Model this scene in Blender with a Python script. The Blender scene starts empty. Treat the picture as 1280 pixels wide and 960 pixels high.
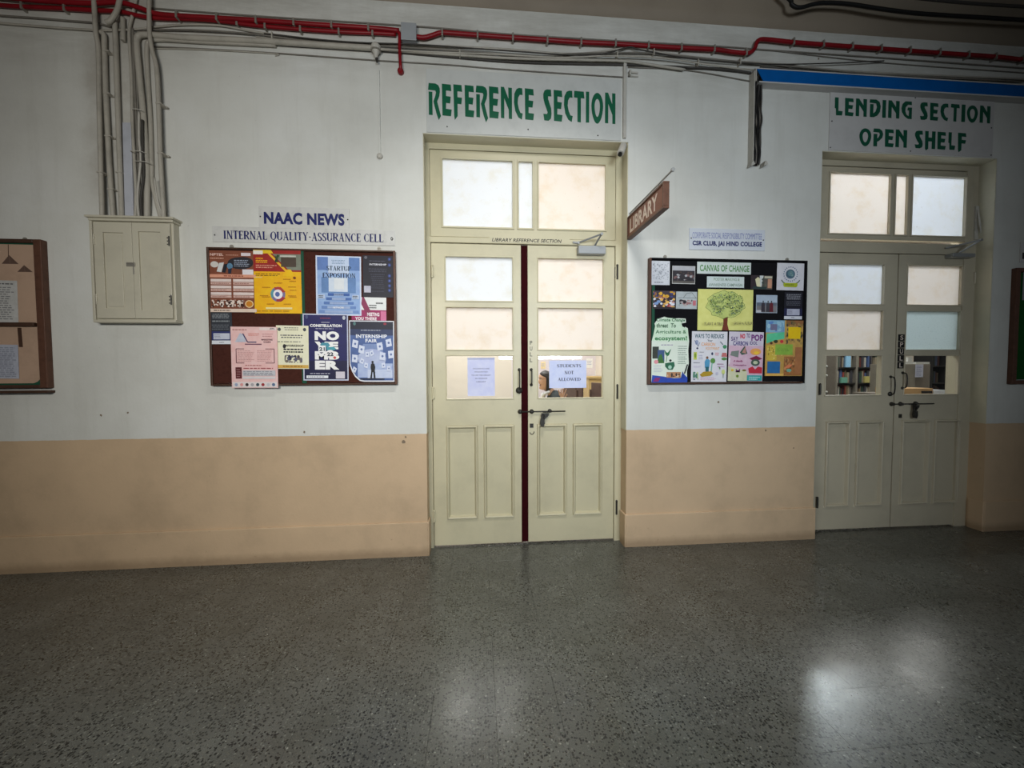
import bpy, bmesh, math, random
from mathutils import Vector, Matrix
random.seed(7)
SC = bpy.context.scene
COL = SC.collection
# ------------------------------------------------------------------ camera
FPX = 500.0; CAMD = 2.75; CAMH = 1.2837
RR = ((0.9963727, 0.00446037, -0.0849797), (-0.00775088, 0.99923121, -0.03843071), (0.08474295, 0.03894997, 0.99564127))
def w3(r): return Vector((r[0], r[2], -r[1]))
right, down, fwd = w3(RR[0]), w3(RR[1]), w3(RR[2])
cam_d = bpy.data.cameras.new('camera'); cam = bpy.data.objects.new('camera', cam_d); COL.objects.link(cam)
cam_d.sensor_fit = 'HORIZONTAL'; cam_d.sensor_width = 36; cam_d.lens = 36 * FPX / 1280; cam_d.clip_start = 0.02
M = Matrix((( right.x, -down.x, -fwd.x, 0), (right.y, -down.y, -fwd.y, -CAMD), (right.z, -down.z, -fwd.z, CAMH), (0, 0, 0, 1)))
cam.matrix_world = M
SC.camera = cam
SC.view_settings.view_transform = 'Standard'; SC.view_settings.look = 'None'; SC.view_settings.gamma = 1
SC.view_settings.exposure = -0.13
# ------------------------------------------------------------------ world and lights
wd = bpy.data.worlds.new('world'); SC.world = wd; wd.use_nodes = True
wd.node_tree.nodes['Background'].inputs[0].default_value = (0.95, 0.97, 1.0, 1)
wd.node_tree.nodes['Background'].inputs[1].default_value = 0.05
def area(name, loc, target, sx, sy, power, col=(1, 1, 1), spread=180):
    l = bpy.data.lights.new(name, 'AREA'); l.shape = 'RECTANGLE'; l.size = sx; l.size_y = sy; l.energy = power; l.color = col
    l.spread = math.radians(spread)
    o = bpy.data.objects.new(name, l); COL.objects.link(o); o.location = loc
    o.rotation_euler = (Vector(target) - Vector(loc)).to_track_quat('-Z', 'Y').to_euler()
    return o
area('corridor_lamp', (-1.1, -3.7, 2.15), (-1.1, 0, 1.4), 1.0, 0.35, 29, (1.0, 0.965, 0.89), 115)
area('corridor_overhead_tube', (0.45, -1.5, 3.6), (0.35, -0.45, 0.3), 0.7, 0.08, 17, (1.0, 0.98, 0.93), 105)
area('corridor_daylight', (1.5, -6.5, 2.2), (1.0, 0, 1.6), 2.0, 1.4, 27, (0.84, 0.93, 1.0), 60)
area('library_ceiling_light', (0.0, 2.6, 3.7), (0.2, 2.8, 0), 2.4, 1.6, 195, (1.0, 0.97, 0.94))
area('library_pane_fill', (0.3, 1.3, 3.35), (0.3, 0.1, 1.6), 1.6, 0.5, 1.5, (0.9, 0.97, 1.0))  # added fill, brightens the frosted panes from behind
area('stack_room_ceiling_light', (6.4, 2.9, 3.7), (6.4, 3.3, 0), 2.2, 1.2, 110, (1.0, 0.97, 0.95))
area('stack_room_pane_fill', (3.2, 1.3, 3.35), (3.2, 0.1, 1.7), 1.5, 0.5, 42, (0.95, 0.97, 1.0))  # unseen fill added inside to make the second door's panes glow
area('stack_room_tube', (4.75, 2.3, 2.75), (2.5, 0.1, 1.0), 0.12, 0.22, 3.6, (0.85, 0.93, 1.0), 60)
# ------------------------------------------------------------------ helpers
def at(px, py, dep=0.0):
    u = (px - 640) / FPX; v = (py - 480) / FPX
    d = right * u + down * v + fwd
    t = (CAMD + dep) / d.y
    return (d.x * t, CAMH + d.z * t)
def rp(x0, y0, x1, y1, dep=0.0):
    xm, ym = (x0 + x1) / 2, (y0 + y1) / 2
    return at(x0, ym, dep)[0], at(x1, ym, dep)[0], at(xm, y1, dep)[1], at(xm, y0, dep)[1]   # X0 X1 Z0 Z1
def lin(c):
    c = c / 255.0
    return c / 12.92 if c <= 0.04045 else ((c + 0.055) / 1.055) ** 2.4
def C(r, g, b, k=1.08):
    return (min(lin(r) * k, .9), min(lin(g) * k, .9), min(lin(b) * k, .9), 1)
def cat(pts, n=6):
    pts = [Vector(p) for p in pts]
    if len(pts) < 3: return pts
    out = []
    P = [pts[0] * 2 - pts[1]] + pts + [pts[-1] * 2 - pts[-2]]
    for i in range(1, len(P) - 2):
        a, b, c, d = P[i - 1:i + 3]
        for k in range(n):
            t = k / n
            out.append(0.5 * ((2 * b) + (c - a) * t + (2 * a - 5 * b + 4 * c - d) * t * t + (3 * b - a - 3 * c + d) * t ** 3))
    out.append(pts[-1]); return out
ORG = {}
class MB:
    def __init__(s): s.v = []; s.f = []; s.c = []; s.col = None; s.m = []; s.mi = 0
    def add(s, vs, fs):
        b = len(s.v); s.v += [tuple(v) for v in vs]
        for f in fs: s.f.append([b + i for i in f]); s.c.append(s.col); s.m.append(s.mi)
        return s
    def box(s, x0, x1, y0, y1, z0, z1):
        if x0 > x1: x0, x1 = x1, x0
        if y0 > y1: y0, y1 = y1, y0
        if z0 > z1: z0, z1 = z1, z0
        return s.add([(x0,y0,z0),(x1,y0,z0),(x1,y1,z0),(x0,y1,z0),(x0,y0,z1),(x1,y0,z1),(x1,y1,z1),(x0,y1,z1)],
              [(0,3,2,1),(4,5,6,7),(0,1,5,4),(1,2,6,5),(2,3,7,6),(3,0,4,7)])
    def tube(s, pts, r, n=8, sm=5, flat=1.0):
        P = cat(pts, sm) if sm else [Vector(p) for p in pts]
        k = len(P); vs = []; fs = []
        up = Vector((0, 1, 0)); rs = r if isinstance(r, (list, tuple)) else [r] * k
        if len(rs) != k: rs = [rs[min(int(i * len(rs) / k), len(rs) - 1)] for i in range(k)]
        prev = None
        for i, p in enumerate(P):
            t = (P[min(i + 1, k - 1)] - P[max(i - 1, 0)])
            if t.length < 1e-9: t = Vector((0, 0, 1))
            t.normalize()
            if prev is None:
                a = up if abs(t.dot(up)) < .95 else Vector((1, 0, 0))
                nrm = (a - t * a.dot(t)).normalized()
            else: nrm = (prev - t * prev.dot(t)).normalized()
            prev = nrm; bi = t.cross(nrm)
            for j in range(n):
                an = 2 * math.pi * j / n
                vs.append(p + (nrm * math.cos(an) * flat + bi * math.sin(an)) * rs[i])
        for i in range(k - 1):
            for j in range(n):
                a = i * n + j; b = i * n + (j + 1) % n
                fs.append((a, b, b + n, a + n))
        fs.append(tuple(range(n))[::-1]); fs.append(tuple((k - 1) * n + j for j in range(n)))
        return s.add(vs, fs)
    def cyl(s, a, b, r, n=12, r2=None):
        a, b = Vector(a), Vector(b); t = (b - a).normalized()
        u = t.orthogonal().normalized(); w = t.cross(u); r2 = r if r2 is None else r2; vs = []
        for c, q in ((a, r), (b, r2)):
            for j in range(n): an = 2 * math.pi * j / n; vs.append(c + (u * math.cos(an) + w * math.sin(an)) * q)
        fs = [(j, (j + 1) % n, n + (j + 1) % n, n + j) for j in range(n)] + [tuple(range(n))[::-1], tuple(range(n, 2 * n))]
        return s.add(vs, fs)
    def lathe(s, c, prof, axis='z', n=14):
        vs = []; fs = []; c = Vector(c)
        for (r, h) in prof:
            for j in range(n):
                an = 2 * math.pi * j / n; a, b = r * math.cos(an), r * math.sin(an)
                vs.append(c + (Vector((a, b, h)) if axis == 'z' else Vector((a, h, b)) if axis == 'y' else Vector((h, a, b))))
        for i in range(len(prof) - 1):
            for j in range(n): p = i * n + j; q = i * n + (j + 1) % n; fs.append((p, q, q + n, p + n))
        fs.append(tuple(range(n))[::-1]); fs.append(tuple((len(prof) - 1) * n + j for j in range(n)))
        return s.add(vs, fs)
    def prism(s, poly, y0, y1):          # poly in XZ, extruded in Y
        n = len(poly); vs = [(x, y0, z) for x, z in poly] + [(x, y1, z) for x, z in poly]
        fs = [tuple(range(n)), tuple(range(2 * n - 1, n - 1, -1))] + [(i, (i + n), (i + 1) % n + n, (i + 1) % n) for i in range(n)]
        return s.add(vs, fs)
    def build(s, name, mat, parent=None, bevel=0, smooth=False, tag=None, origin=None, seg=2):
        me = bpy.data.meshes.new(name)
        if parent is not None: o0 = ORG[parent.name]
        elif origin is not None: o0 = Vector(origin)
        else:
            xs = [v[0] for v in s.v]; ys = [v[1] for v in s.v]; zs = [v[2] for v in s.v]
            o0 = Vector(((min(xs) + max(xs)) / 2, (min(ys) + max(ys)) / 2, min(zs)))
        me.from_pydata([(v[0] - o0.x, v[1] - o0.y, v[2] - o0.z) for v in s.v], [], s.f)
        mats = mat if isinstance(mat, (list, tuple)) else [mat]
        for m in mats: me.materials.append(m)
        if any(s.m): me.polygons.foreach_set('material_index', s.m)
        if any(c is not None for c in s.c):
            ca = me.color_attributes.new('Col', 'FLOAT_COLOR', 'CORNER'); buf = []
            for p, c in zip(me.polygons, s.c): buf += list(c or (1, 1, 1, 1)) * p.loop_total
            ca.data.foreach_set('color', buf)
        bm = bmesh.new(); bm.from_mesh(me)
        if not any(c is not None for c in s.c): bmesh.ops.recalc_face_normals(bm, faces=bm.faces)
        bm.to_mesh(me); bm.free()
        if smooth:
            for p in me.polygons: p.use_smooth = len(p.vertices) <= 4
        o = bpy.data.objects.new(name, me); COL.objects.link(o)
        if parent is not None: o.parent = parent
        else: o.location = o0
        ORG[o.name] = o0
        if bevel:
            b = o.modifiers.new('bevel', 'BEVEL'); b.width = bevel; b.segments = seg; b.limit_method = 'ANGLE'; b.angle_limit = math.radians(40)
        if tag: settag(o, *tag)
        return o
def settag(o, label, catg, group=None):
    o['label'] = label; o['category'] = catg
    if group: o['group'] = group
def thing(name, loc, label=None, catg=None, group=None, struct=False):
    o = bpy.data.objects.new(name, None); COL.objects.link(o); o.location = loc; o.empty_display_size = .1
    ORG[o.name] = Vector(loc)
    if struct: o['kind'] = 'structure'
    if label: o['label'] = label
    if catg: o['category'] = catg
    if group: o['group'] = group
    return o
def struct(o, label=None):
    o['kind'] = 'structure'
    if label: o['label'] = label
    return o
# ------------------------------------------------------------------ materials
def mat(name, col=(.5, .5, .5), rough=.6, metal=0.0, spec=.4):
    m = bpy.data.materials.new(name); m.use_nodes = True; b = m.node_tree.nodes['Principled BSDF']
    b.inputs['Base Color'].default_value = (*col[:3], 1); b.inputs['Roughness'].default_value = rough
    b.inputs['Metallic'].default_value = metal; b.inputs['Specular IOR Level'].default_value = spec
    return m
class NT:
    def __init__(s, m): s.t = m.node_tree; s.b = s.t.nodes['Principled BSDF']; s.geo = s.n('ShaderNodeNewGeometry')
    def n(s, ty, **kw):
        nd = s.t.nodes.new(ty)
        for k, v in kw.items():
            if k in nd.inputs.keys() or isinstance(k, int): nd.inputs[k].default_value = v
            else: setattr(nd, k, v)
        return nd
    def l(s, a, b): s.t.links.new(a, b)
    def noise(s, scale, detail=4, rough=.6, vec=None):
        nd = s.n('ShaderNodeTexNoise'); nd.inputs['Scale'].default_value = scale; nd.inputs['Detail'].default_value = detail; nd.inputs['Roughness'].default_value = rough
        s.l(vec or s.geo.outputs['Position'], nd.inputs['Vector']); return nd.outputs['Fac']
    def ramp(s, fac, stops):
        nd = s.n('ShaderNodeValToRGB'); e = nd.color_ramp.elements
        while len(e) < len(stops): e.new(.5)
        for x, (p, c) in zip(e, stops): x.position = p; x.color = (*c[:3], 1) if isinstance(c, (tuple, list)) else (c, c, c, 1)
        s.l(fac, nd.inputs[0]); return nd.outputs[0]
    def mix(s, fac, a, b, mode='MIX'):
        nd = s.n('ShaderNodeMix'); nd.data_type = 'RGBA'; nd.blend_type = mode
        for v, i in ((fac, 0), (a, 6), (b, 7)):
            if hasattr(v, 'links') or isinstance(v, bpy.types.NodeSocket): s.l(v, nd.inputs[i])
            else: nd.inputs[i].default_value = v if i == 0 else (*v[:3], 1)
        return nd.outputs[2]
    def bump(s, h, st=.2, dist=.002):
        nd = s.n('ShaderNodeBump'); nd.inputs['Strength'].default_value = st; nd.inputs['Distance'].default_value = dist
        s.l(h, nd.inputs['Height']); s.l(nd.outputs[0], s.b.inputs['Normal'])
    def math(s, op, a, b=0.0):
        nd = s.n('ShaderNodeMath'); nd.operation = op
        for v, i in ((a, 0), (b, 1)):
            if isinstance(v, bpy.types.NodeSocket): s.l(v, nd.inputs[i])
            else: nd.inputs[i].default_value = v
        return nd.outputs[0]
def painted(name, col, rough=.55, var=.12, scale=6, bump=.15, bscale=60, spec=.35):
    m = mat(name, col, rough, spec=spec); t = NT(m)
    dk = tuple(c * (1 - var) for c in col[:3]); lt = tuple(min(1, c * (1 + var * .4)) for c in col[:3])
    t.l(t.ramp(t.noise(scale, 6, .65), [(.3, dk), (.5, col), (.75, lt)]), t.b.inputs['Base Color'])
    t.bump(t.noise(bscale, 5, .7), bump, .003); return m
# plaster wall: white above, peach dado below 0.842 m (paint line)
WALLW = (0.69, 0.695, 0.655); PEACH = (0.60, 0.44, 0.285)
def wall_mat():
    m = mat('plaster_two_tone', WALLW, .62, spec=.3); t = NT(m)
    sep = t.n('ShaderNodeSeparateXYZ'); t.l(t.geo.outputs['Position'], sep.inputs[0])
    big = t.noise(1.3, 5, .6)
    white = t.ramp(big, [(.3, (.62, .62, .58)), (.5, WALLW), (.7, (.74, .75, .725))])
    sp = t.ramp(t.noise(38, 3, .5), [(.22, .0), (.30, 1.0)])
    white = t.mix(t.math('MULTIPLY', t.math('SUBTRACT', 1.0, sp), .35), white, (.36, .35, .31))
    pe = t.ramp(t.noise(2.2, 6, .65), [(.3, tuple(c * .84 for c in PEACH)), (.5, PEACH), (.72, tuple(c * 1.08 for c in PEACH))])
    pe = t.mix(t.math('MULTIPLY', t.math('SUBTRACT', 1.0, t.ramp(t.noise(26, 4, .6), [(.24, .0), (.31, 1.0)])), .4), pe, (.27, .17, .10))
    # dust and cable grime in streaky patches along the cable band and round the pipes
    dz = t.n('ShaderNodeMapRange'); dz.inputs['From Min'].default_value = 3.12; dz.inputs['From Max'].default_value = 3.36; t.l(sep.outputs[2], dz.inputs['Value'])
    mp = t.n('ShaderNodeMapping'); mp.inputs['Scale'].default_value = (1.2, 1, 7); t.l(t.geo.outputs['Position'], mp.inputs[0])
    dn = t.ramp(t.noise(1.6, 6, .7, mp.outputs[0]), [(.36, 0.0), (.62, 1.0)])
    white = t.mix(t.math('MULTIPLY', t.math('MULTIPLY', dz.outputs[0], dn), .42), white, (.30, .28, .24))
    def soft(sock, lo, hi):
        q = t.n('ShaderNodeMapRange'); q.interpolation_type = 'SMOOTHSTEP'; q.inputs['From Min'].default_value = lo; q.inputs['From Max'].default_value = hi; t.l(sock, q.inputs['Value']); return q.outputs[0]
    wob = t.math('ADD', sep.outputs[0], t.math('MULTIPLY', t.noise(5, 5, .7), .10))
    px1 = soft(wob, -2.42, -2.27); px2 = soft(wob, -1.86, -2.0); px3 = soft(sep.outputs[2], 2.1, 2.5)
    pm = t.math('MULTIPLY', t.math('MULTIPLY', px1, px2), px3)
    white = t.mix(t.math('MULTIPLY', pm, t.ramp(t.noise(5, 5, .7), [(.3, .25), (.65, .75)])), white, (.40, .37, .32))
    wt = t.ramp(t.noise(.8, 7, .72), [(.48, 0.0), (.68, 1.0)])
    white = t.mix(t.math('MULTIPLY', wt, .28), white, (.50, .50, .46))
    vs_ = t.n('ShaderNodeMapping'); vs_.inputs['Scale'].default_value = (6, 1, .5); t.l(t.geo.outputs['Position'], vs_.inputs[0])
    white = t.mix(t.math('MULTIPLY', t.ramp(t.noise(1.5, 6, .7, vs_.outputs[0]), [(.52, 0.0), (.72, 1.0)]), .25), white, (.48, .47, .42))
    # grime near the floor, uneven
    gz = t.math('ADD', sep.outputs[2], t.math('MULTIPLY', t.noise(16, 6, .75), -.05))
    gr = t.ramp(gz, [(0.0, 1.0), (.05, 0.0)])
    pe = t.mix(t.math('MULTIPLY', gr, .5), pe, (.20, .13, .075))
    edge = t.math('ADD', .838, t.math('MULTIPLY', t.noise(14, 3, .6), .008))
    k = t.math('LESS_THAN', sep.outputs[2], edge)
    t.l(t.mix(k, white, pe), t.b.inputs['Base Color'])
    h = t.math('ADD', t.noise(5, 4, .6), t.math('MULTIPLY', t.noise(55, 5, .7), .35))
    t.bump(h, .35, .008); return m
M_wall = wall_mat()
M_cove = painted('cove_paint', (.30, .25, .19), .6, .12, 2, .2, 30)
M_cream = painted('cream_enamel', (.57, .525, .36), .38, .12, 3, .18, 35, .5)
M_cream2 = painted('darker_cream_enamel', (.50, .455, .345), .40, .12, 3, .18, 35, .5)  # slightly darker cream for the second door
M_cab = painted('cabinet_enamel', (.56, .53, .425), .42, .1, 5, .15, 40, .45)
M_sign = painted('sign_plate', (.575, .59, .57), .5, .10, 7, .08, 25)
M_sign2 = painted('sign_plate_warm', (.58, .57, .56), .5, .08, 7, .08, 25)  # slightly warmer plate colour
M_plate = painted('acrylic_plate', (.64, .68, .75), .35, .05, 9, .05, 25)
M_plate2 = painted('old_name_plate', (.62, .62, .60), .45, .16, 16, .05, 25)
M_green = mat('green_vinyl', (.0, .115, .052), .5)
M_dgreen = mat('dark_green_vinyl', (.002, .085, .045), .5)
M_blue = mat('navy_vinyl', (.006, .012, .12), .5)
M_wood = painted('dark_frame_wood', (.07, .035, .022), .45, .3, 25, .2, 60)
M_wood2 = painted('brown_frame_wood', (.115, .052, .032), .45, .3, 25, .2, 60)
M_feltb = painted('brown_felt', (.066, .022, .016), .9, .25, 60, .3, 400, .1)
M_feltk = painted('black_felt', (.008, .008, .010), .92, .2, 60, .3, 400, .1)
M_feltg = painted('green_felt', (.008, .085, .018), .92, .2, 60, .3, 400, .1)
M_strip = mat('green_edge_strip', (.008, .075, .04), .8)
M_red = painted('red_conduit', (.25, .006, .012), .4, .25, 9, .1, 50)
M_wht = painted('white_pvc', (.52, .50, .45), .45, .15, 12, .08, 60)
M_pvc = painted('painted_pvc', (.44, .415, .36), .5, .2, 10, .12, 60)
M_pvcb = painted('bluish_pvc', (.50, .52, .58), .42, .15, 10, .08, 60)
M_cable = painted('grey_cable', (.20, .185, .16), .6, .25, 10, .1, 60)
M_dcable = mat('dark_cable', (.055, .05, .045), .6)
M_black = mat('black_rubber', (.008, .008, .008), .55)
M_clip = mat('metal_clip', (.35, .33, .29), .45, .5)
M_grey = painted('grey_box', (.36, .38, .40), .45, .08, 12)
M_iron = painted('black_iron', (.03, .028, .024), .45, .3, 60, .3, 150)
M_closer = mat('closer_metal', (.33, .34, .34), .4, .4)
M_bluef = painted('blue_film', (.0, .115, .42), .35, .15, 5, .1, 20)
M_maroon = painted('maroon_edge', (.030, .0012, .003), .85, .3, 20, .15, 60, .1)
M_signbrown = painted('sign_brown', (.20, .07, .04), .5, .2, 20)
M_letter = mat('pale_letters', (.70, .60, .52), .55)
M_dark = mat('dark_hole', (.006, .006, .005), .9)
def frosted(name, col, tint, sc=7, lo=.35):
    m = bpy.data.materials.new(name); m.use_nodes = True; t = NT(m); nt = m.node_tree
    c = t.ramp(t.noise(sc, 6, .7), [(.25, tint), (lo + .15, col), (1, col)])
    spk = t.ramp(t.noise(45, 3, .6), [(.26, 1.0), (.31, 0.0)])
    c = t.mix(t.math('MULTIPLY', spk, .35), c, (.45, .40, .32))
    tr = nt.nodes.new('ShaderNodeBsdfTranslucent'); t.l(c, tr.inputs[0])
    nt.nodes.remove(t.b); df = nt.nodes.new('ShaderNodeBsdfDiffuse'); t.l(c, df.inputs[0])
    mx = nt.nodes.new('ShaderNodeMixShader'); mx.inputs[0].default_value = .72; t.l(df.outputs[0], mx.inputs[1]); t.l(tr.outputs[0], mx.inputs[2])
    gl = nt.nodes.new('ShaderNodeBsdfGlossy'); gl.inputs['Roughness'].default_value = .35
    m2 = nt.nodes.new('ShaderNodeMixShader'); m2.inputs[0].default_value = .015; t.l(mx.outputs[0], m2.inputs[1]); t.l(gl.outputs[0], m2.inputs[2])
    t.l(m2.outputs[0], nt.nodes['Material Output'].inputs[0]); return m
M_fr = frosted('painted_glass', (.84, .88, .92), (.79, .80, .77))
M_frw = frosted('warm_painted_glass', (.88, .86, .83), (.82, .76, .67))
M_frb = frosted('textured_blue_glass', (.68, .76, .77), (.46, .56, .57), 90, .3)
def clearglass():
    m = bpy.data.materials.new('clear_pane'); m.use_nodes = True; nt = m.node_tree; nt.nodes.remove(nt.nodes['Principled BSDF'])
    tr = nt.nodes.new('ShaderNodeBsdfTransparent'); tr.inputs[0].default_value = (.95, .97, .96, 1)
    gl = nt.nodes.new('ShaderNodeBsdfGlossy'); gl.inputs['Roughness'].default_value = .02
    fr = nt.nodes.new('ShaderNodeValue'); fr.outputs[0].default_value = .045
    mx = nt.nodes.new('ShaderNodeMixShader')
    for a, b in ((fr.outputs[0], 0), (tr.outputs[0], 1), (gl.outputs[0], 2)): nt.links.new(a, mx.inputs[b])
    nt.links.new(mx.outputs[0], nt.nodes['Material Output'].inputs[0]); return m
M_glass = clearglass()
def printmat():
    m = mat('printed_paper', (.8, .8, .8), .5, spec=.35); t = NT(m)
    a = t.n('ShaderNodeVertexColor'); a.layer_name = 'Col'
    t.l(t.mix(.12, a.outputs[0], t.ramp(t.noise(25, 4, .6), [(.3, .0), (.7, 1.0)]), 'OVERLAY'), t.b.inputs['Base Color'])
    return m
M_print = printmat()
def objcol(name, rough=.6):
    m = mat(name, (.5, .5, .5), rough); t = NT(m); oi = t.n('ShaderNodeObjectInfo')
    t.l(oi.outputs['Color'], t.b.inputs['Base Color']); return m
M_obj = objcol('book_cloth')
def terrazzo():
    m = mat('terrazzo', (.1, .1, .1), .3, spec=.5); t = NT(m)
    oi = t.n('ShaderNodeObjectInfo')
    base = t.ramp(t.noise(5, 5, .65), [(.3, (.076, .079, .068)), (.5, (.094, .098, .088)), (.7, (.115, .120, .109))])
    grain = t.ramp(t.noise(330, 2, .5), [(.35, .72), (.65, 1.28)])
    base = t.mix(1.0, base, grain, 'MULTIPLY')
    tone = t.ramp(oi.outputs['Random'], [(0, .95), (1, 1.05)])
    base = t.mix(1.0, base, tone, 'MULTIPLY')
    def chips(scale, thr, keep, colr, prev):
        v = t.n('ShaderNodeTexVoronoi'); v.inputs['Scale'].default_value = scale; v.inputs['Randomness'].default_value = 1
        wv = t.n('ShaderNodeVectorMath'); wv.operation = 'ADD'; nz = t.n('ShaderNodeTexNoise'); nz.inputs['Scale'].default_value = scale * 1.3
        sc = t.n('ShaderNodeVectorMath'); sc.operation = 'SCALE'; sc.inputs['Scale'].default_value = .5 / scale
        t.l(t.geo.outputs['Position'], nz.inputs['Vector']); t.l(nz.outputs['Color'], sc.inputs[0])
        t.l(t.geo.outputs['Position'], wv.inputs[0]); t.l(sc.outputs[0], wv.inputs[1]); t.l(wv.outputs[0], v.inputs['Vector'])
        near = t.math('LESS_THAN', v.outputs['Distance'], thr)
        s = t.n('ShaderNodeSeparateColor'); t.l(v.outputs['Color'], s.inputs[0])
        sel = t.math('LESS_THAN', s.outputs[0], keep)
        return t.mix(t.math('MULTIPLY', near, sel), prev, colr)
    base = chips(105, .44, .50, (.012, .013, .011), base)
    base = chips(60, .30, .22, (.006, .007, .006), base)
    base = chips(88, .32, .24, (.17, .18, .16), base)
    base = chips(40, .15, .16, (.28, .29, .26), base)
    base = chips(150, .4, .25, (.12, .12, .10), base)
    t.l(base, t.b.inputs['Base Color'])
    t.l(t.ramp(t.noise(3.5, 5, .7), [(.3, .22), (.7, .34)]), t.b.inputs['Roughness'])
    t.b.inputs['IOR'].default_value = 1.56
    h = t.math('ADD', t.noise(7, 3, .5), t.math('MULTIPLY', t.noise(120, 3, .6), .05))
    t.bump(h, .10, .010); return m
M_floor = terrazzo()
M_grout = mat('joint_grout', (.02, .02, .018), .9)

# ------------------------------------------------------------------ room shell
OZ = 2.844; O1 = (-0.352, 1.049); O2 = (2.49, 3.905); DD = 0.105; WB = 0.24
XL, XR = -4.6, 9.7; ZT = 4.25
b = MB()
for x0, x1, z0, z1 in ((XL, O1[0], 0, OZ), (O1[1], O2[0], 0, OZ), (O2[1], XR, 0, OZ), (XL, XR, OZ, ZT)):
    b.box(x0, x1, 0, WB, z0, z1)
struct(b.build('wall_front', M_wall, origin=(0, 0, 0)), 'plastered corridor wall, white above and peach below')
# baseboard band, proud of the wall, with rounded top
for nm, x0, x1 in (('baseboard_left', XL, O1[0] + .002), ('baseboard_middle', O1[1] - .002, O2[0] + .002), ('baseboard_right', O2[1] - .002, XR)):
    b = MB(); b.box(x0, x1, -.014, .004, -.004, .236)
    if nm != 'baseboard_right': b.box(x1 - .004, x1 + .010, -.012, .09, -.004, .236)
    if nm != 'baseboard_left': b.box(x0 - .010, x0 + .004, -.012, .09, -.004, .236)
    struct(b.build(nm, M_wall, bevel=.006, seg=3))
# cream painted lining of the two door openings, above the dado
M_lin = painted('reveal_cream', (.60, .57, .44), .5, .1, 4, .15, 35)
for k_, O_ in enumerate((O1, O2)):
    b = MB(); b.box(O_[0], O_[0] + .004, .002, DD, .842, OZ); b.box(O_[1] - .004, O_[1], .002, DD, .842, OZ); b.box(O_[0], O_[1], .002, DD, OZ - .004, OZ)
    struct(b.build(f'trim_{k_ + 3}', M_lin))
# cove to ceiling
b = MB(); n = 10; vs = []; fs = []
for i in range(n + 1):
    a = math.pi / 2 * i / n; y, z = -.50 * (1 - math.cos(a)), 3.675 + .50 * math.sin(a)
    vs += [(XL, y - .012, z), (XR, y - .012, z)]
vs += [(XL, .02, 3.66), (XR, .02, 3.66)]; k = len(vs)
for i in range(n): fs.append((2 * i, 2 * i + 1, 2 * i + 3, 2 * i + 2))
fs.append((k - 2, k - 1, 1, 0))
b.add(vs, fs); struct(b.build('trim_1', M_cove, smooth=True), 'taupe painted cove under the ceiling')
b = MB(); b.box(XL, XR, -8.0, -.3, 4.17, 4.3); struct(b.build('ceiling', M_cove))
# floor: slab and separately laid terrazzo tiles
b = MB(); b.box(XL, XR, -8, 6.2, -.12, -.0125); fl = struct(b.build('floor', M_grout, origin=(0, 0, 0)), 'dark terrazzo tiled floor')
TS = .2385; gx0, gy0 = .057, -1.32
def tile_geo(b, x, y, w, g=.0003, h=.012, c=.0003):
    a0, a1, e0, e1 = x + g, x + w - g, y + g, y + w - g
    vs = [(a0, e0, -h), (a1, e0, -h), (a1, e1, -h), (a0, e1, -h), (a0, e0, -c), (a1, e0, -c), (a1, e1, -c), (a0, e1, -c), (a0+c, e0+c, 0), (a1-c, e0+c, 0), (a1-c, e1-c, 0), (a0+c, e1-c, 0)]
    b.add(vs, [(0, 1, 5, 4), (1, 2, 6, 5), (2, 3, 7, 6), (3, 0, 4, 7), (4, 5, 9, 8), (5, 6, 10, 9), (6, 7, 11, 10), (7, 4, 8, 11), (8, 9, 10, 11)])
b = MB(); tile_geo(b, 0, 0, TS); t0 = b.build('tile', M_floor, origin=(0, 0, 0)); tm = t0.data; bpy.data.objects.remove(t0)
rest = MB(); cnt = 0
for i in range(-20, 24):
    for j in range(-28, 11):
        x = gx0 + i * TS; y = gy0 + j * TS
        if x < XL or x + TS > XR: continue
        cx, cy = x + TS / 2, y + TS / 2
        vis = (-1.85 < cy < 0.14) and abs(cx - .16 - (cy + 2.75) * .085) < (cy + 2.75) * 1.36 + .12
        if vis and cnt < 300:
            o = bpy.data.objects.new('tile', tm); COL.objects.link(o); o.parent = fl
            o.location = (x, y, random.uniform(-.00012, 0)); cnt += 1
        elif cy < .35 or True: tile_geo(rest, x, y, TS)
r = rest.build('tile', M_floor, fl); r['kind'] = 'stuff'

# ------------------------------------------------------------------ rooms behind the doors
M_room1 = painted('library_cream_wall', (.80, .74, .66), .7, .05, 2)
M_room1b = painted('library_lilac_wall', (.78, .72, .78), .7, .05, 2)
M_room2 = painted('stack_room_wall', (.66, .62, .54), .7, .08, 2)
b = MB(); b.box(-2.4, .62, 4.6, 4.7, 0, 3.9); struct(b.build('wall_library_back', M_room1))
b = MB(); b.box(.62, 2.2, 4.6, 4.7, 0, 3.9); struct(b.build('wall_library_alcove', M_room1b))
b = MB(); b.box(-2.5, -2.4, WB, 4.7, 0, 3.9); struct(b.build('wall_library_left', M_room1))
b = MB(); b.box(2.20, 2.30, WB, 5.2, 0, 3.9); struct(b.build('wall_partition', M_room1))
b = MB(); b.box(2.3, 9.7, 5.1, 5.2, 0, 3.9); struct(b.build('wall_stack_back', M_room2))
b = MB(); b.box(9.6, 9.7, WB, 5.2, 0, 3.9); struct(b.build('wall_stack_right', M_room2))
b = MB(); b.box(-2.5, 9.7, WB, 5.2, 3.9, 3.98); struct(b.build('ceiling_library', M_room1))

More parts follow.
